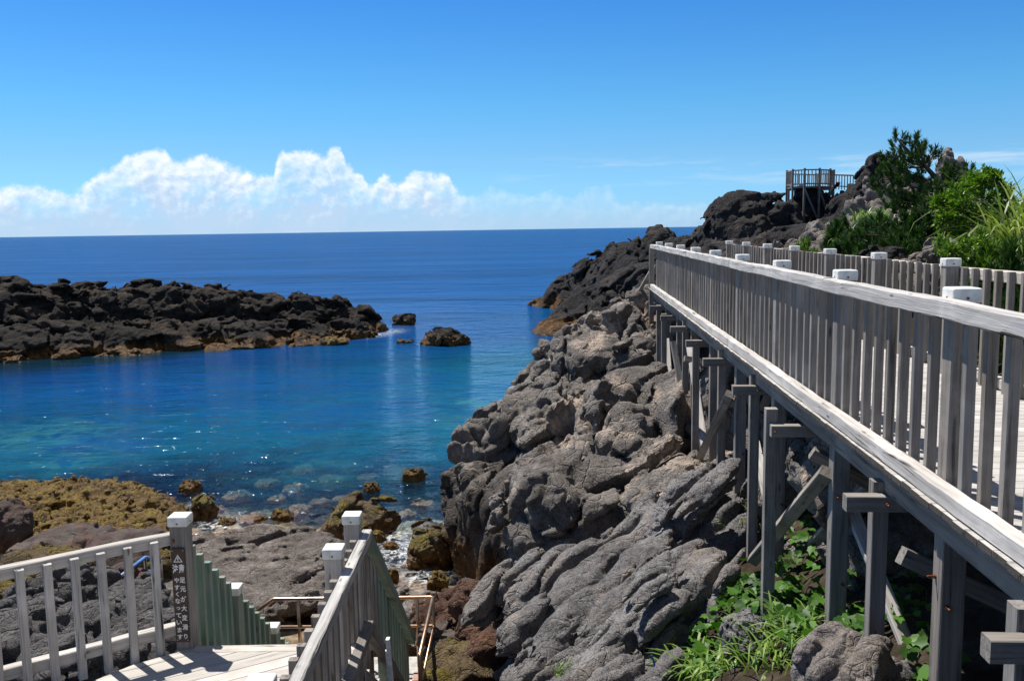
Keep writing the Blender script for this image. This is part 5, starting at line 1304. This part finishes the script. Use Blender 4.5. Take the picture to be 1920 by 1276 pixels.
# ---- tall grass on the right, bright grass among the bushes
def gp(L): return [gz(*q) for q in L]
grass('tall_grass', 'tall reed like grass against the sky at the right edge', 'tall grass', gp([(1905, 420, 13.4), (1918, 420, 13.2), (1930, 420, 13.0)]), 120, 2.0, .036, M_REED, .16, (.7, 2.5))
grass('tall_grass', 'thick tall grass with straw coloured blades spilling down at the right edge', 'tall grass', gp([(1905, 460, 11.6), (1918, 470, 11.2), (1930, 450, 11.4)]), 300, 1.35, .034, M_REED, .2, (1.4, 3.0))
grass('tall_grass', 'clump of tall grass on the skyline left of the reeds', 'tall grass', gp([(1858, 420, 17.5), (1850, 420, 18)]), 36, 1.4, .040, M_REED, .2, (.7, 2.5))
grass('grass_clump', 'light green arching grass between the pine bushes above the tan rocks', 'grass clump', [P(1600, 470, 23) - [0, 0, .15], P(1612, 455, 22.5) - [0, 0, .1], P(1595, 445, 24), P(1620, 472, 21) - [0, 0, .2]], 260, .62, .034, M_GRASS, .22, (1.2, 2.9))
grass('grass_clump', 'small pale grass tuft below the upper tan rocks', 'grass clump', [P(1632, 418, 30), P(1636, 416, 30.1)], 120, .7, .04, M_GRASS, .3, (1.0, 2.6))
grass('grass_clump', 'grey green grass on the slope seen through the pine', 'grass clump', [P(1712, 428, 24), P(1700, 400, 26), P(1705, 385, 28)], 110, .7, .04, M_REED, .25, (1.0, 2.6))
grass('grass_clump', 'long bladed grass hanging over the far railing', 'grass clump', gp([(1815, 515, 10.3), (1835, 520, 10.1), (1860, 520, 10.0), (1800, 515, 10.6)]), 170, .95, .024, M_GRASS, .2, (1.2, 2.9))
grass('grass_clump', 'grass showing between the slats of the far railing at the right edge', 'grass clump', gp([(1850, 590, 9.4), (1885, 590, 9.0), (1905, 600, 8.8), (1915, 560, 9.0), (1830, 580, 9.6)]), 260, .7, .022, M_GRASS, .25, (.9, 2.7))

grass('tall_grass', 'bank of yellow green tall grass behind the shrub on the right skyline', 'tall grass', gp([(1880, 410, 16.6), (1900, 400, 15.6), (1918, 400, 15.0), (1940, 400, 14.4), (1925, 430, 13.2)]), 460, 1.75, .034, M_REED, .26, (.8, 2.8))
grass('tall_grass', 'pale yellow grass filling the bank between the reeds and the railing', 'tall grass', gp([(1905, 450, 12.4), (1922, 430, 12.4), (1930, 470, 11.5)]), 240, 1.0, .030, M_GRASS, .28, (1.3, 3.0))
pine_bush('pine_bush', 'dark pine bush with upright shoots below the tan rocks, left of the pine', 1640, 420, 21, .55, .35, M_PINE, 60, .13)
pine_bush('pine_bush', 'broad dark pine bush between the leaning pine and the yellow shrub', 1735, 432, 17.4, .8, .4, M_PINE, 110, .12)
# ---- ivy and grass in the gully under the bridge
def ivy(name, label, polys, n, L, seed):
    r = np.random.default_rng(seed); pos, axs, nr_ = [], [], []; st = MB()
    for i in range(n):
        x0, y0, x1, y1, lift = polys[r.integers(len(polys))]
        q = G(r.uniform(x0, x1), r.uniform(y0, y1), lift * r.random())
        hgt = lift * r.random() ** .7; q = np.array([q[0], q[1], q[2] + .0])
        pos.append(q + [r.normal(0, .02), r.normal(0, .02), 0]); a = r.random() * 6.283
        axs.append((math.cos(a) * .8 - .1, math.sin(a) * .8 - .35, -.25 + r.normal(0, .3))); nr_.append((r.normal(0, .35) - .1, r.normal(0, .35) - .35, 1.0))
        if i % 5 == 0: st.tube([q, q + [r.normal(0, .08), r.normal(0, .08), -.06], q + [r.normal(0, .12), r.normal(0, .12), -.25]], [.004, .004, .003], 4, False)
    e = empty(name, tuple(np.mean(pos, 0) - [0, 0, .2])); tag(e, label, 'vine')
    st.build('stems', M_TWIG, e, True)
    scatter('leaves', M_IVY, pos, axs, nr_, r.uniform(.55, 1.2, n) * L, IVY_V, IVY_F, e)
ivy('vine', 'glossy green lobed vine spreading over the ground left of the front bridge leg', [(1275, 1120, 1430, 1180, .25), (1235, 1160, 1400, 1240, .28), (1210, 1190, 1350, 1290, .25), (1330, 1090, 1425, 1140, .25), (1380, 1075, 1430, 1130, .2)], 420, .115, 5)
ivy('vine', 'dark green lobed vine in the shade between the front bridge legs', [(1455, 1060, 1540, 1180, .3), (1470, 1100, 1540, 1200, .25), (1570, 1130, 1630, 1200, .25), (1440, 1090, 1500, 1160, .25)], 260, .125, 6)
ivy('vine', 'small leafy sprigs at the foot of the middle bridge legs', [(1352, 995, 1392, 1050, .15)], 60, .09, 7)
grass('grass_clump', 'long pale grass along the bottom edge in front of the vine', 'grass clump', [G(1300, 1272), G(1370, 1274), G(1420, 1270), G(1250, 1272), G(1330, 1290)], 150, .50, .020, M_GRASS, .10, (1.3, 2.8))
grass('grass_clump', 'grass tuft on the grey rock at the left end of the vine', 'grass clump', [G(1212, 1200), G(1225, 1190)], 34, .40, .018, M_GRASS, .05, (.8, 2.6))
grass('grass_clump', 'arching grass rising through the middle of the vine', 'grass clump', [G(1262, 1235), G(1280, 1215), G(1265, 1270)], 60, .48, .018, M_GRASS, .07, (1.1, 2.7))
grass('grass_clump', 'dark grass in the shade behind the front bridge leg', 'grass clump', [G(1480, 1200), G(1500, 1210), G(1470, 1230), G(1455, 1260)], 120, .50, .016, M_GRASS, .10, (1.0, 2.6))
grass('grass_clump', 'bright grass behind the feet of the middle bridge legs', 'grass clump', [P(1362, 1000, 11.5), P(1355, 1020, 11.3), P(1400, 990, 11.0), P(1375, 960, 12.0), P(1415, 960, 11.5)], 130, .42, .014, M_GRASS, .12, (1.0, 2.6))
grass('grass_clump', 'tiny grass tuft growing in a hollow of the folded rock', 'grass clump', [P(1050, 1268, 7.9)], 16, .20, .010, M_GRASS, .02, (.8, 2.2))

ivy('vine', 'shadowed vine leaves on the bank beneath the walkway', [(1560, 1000, 1720, 1160, .25), (1590, 960, 1700, 1060, .3), (1440, 960, 1530, 1060, .25), (1700, 1120, 1800, 1276, .2)], 330, .095, 8)
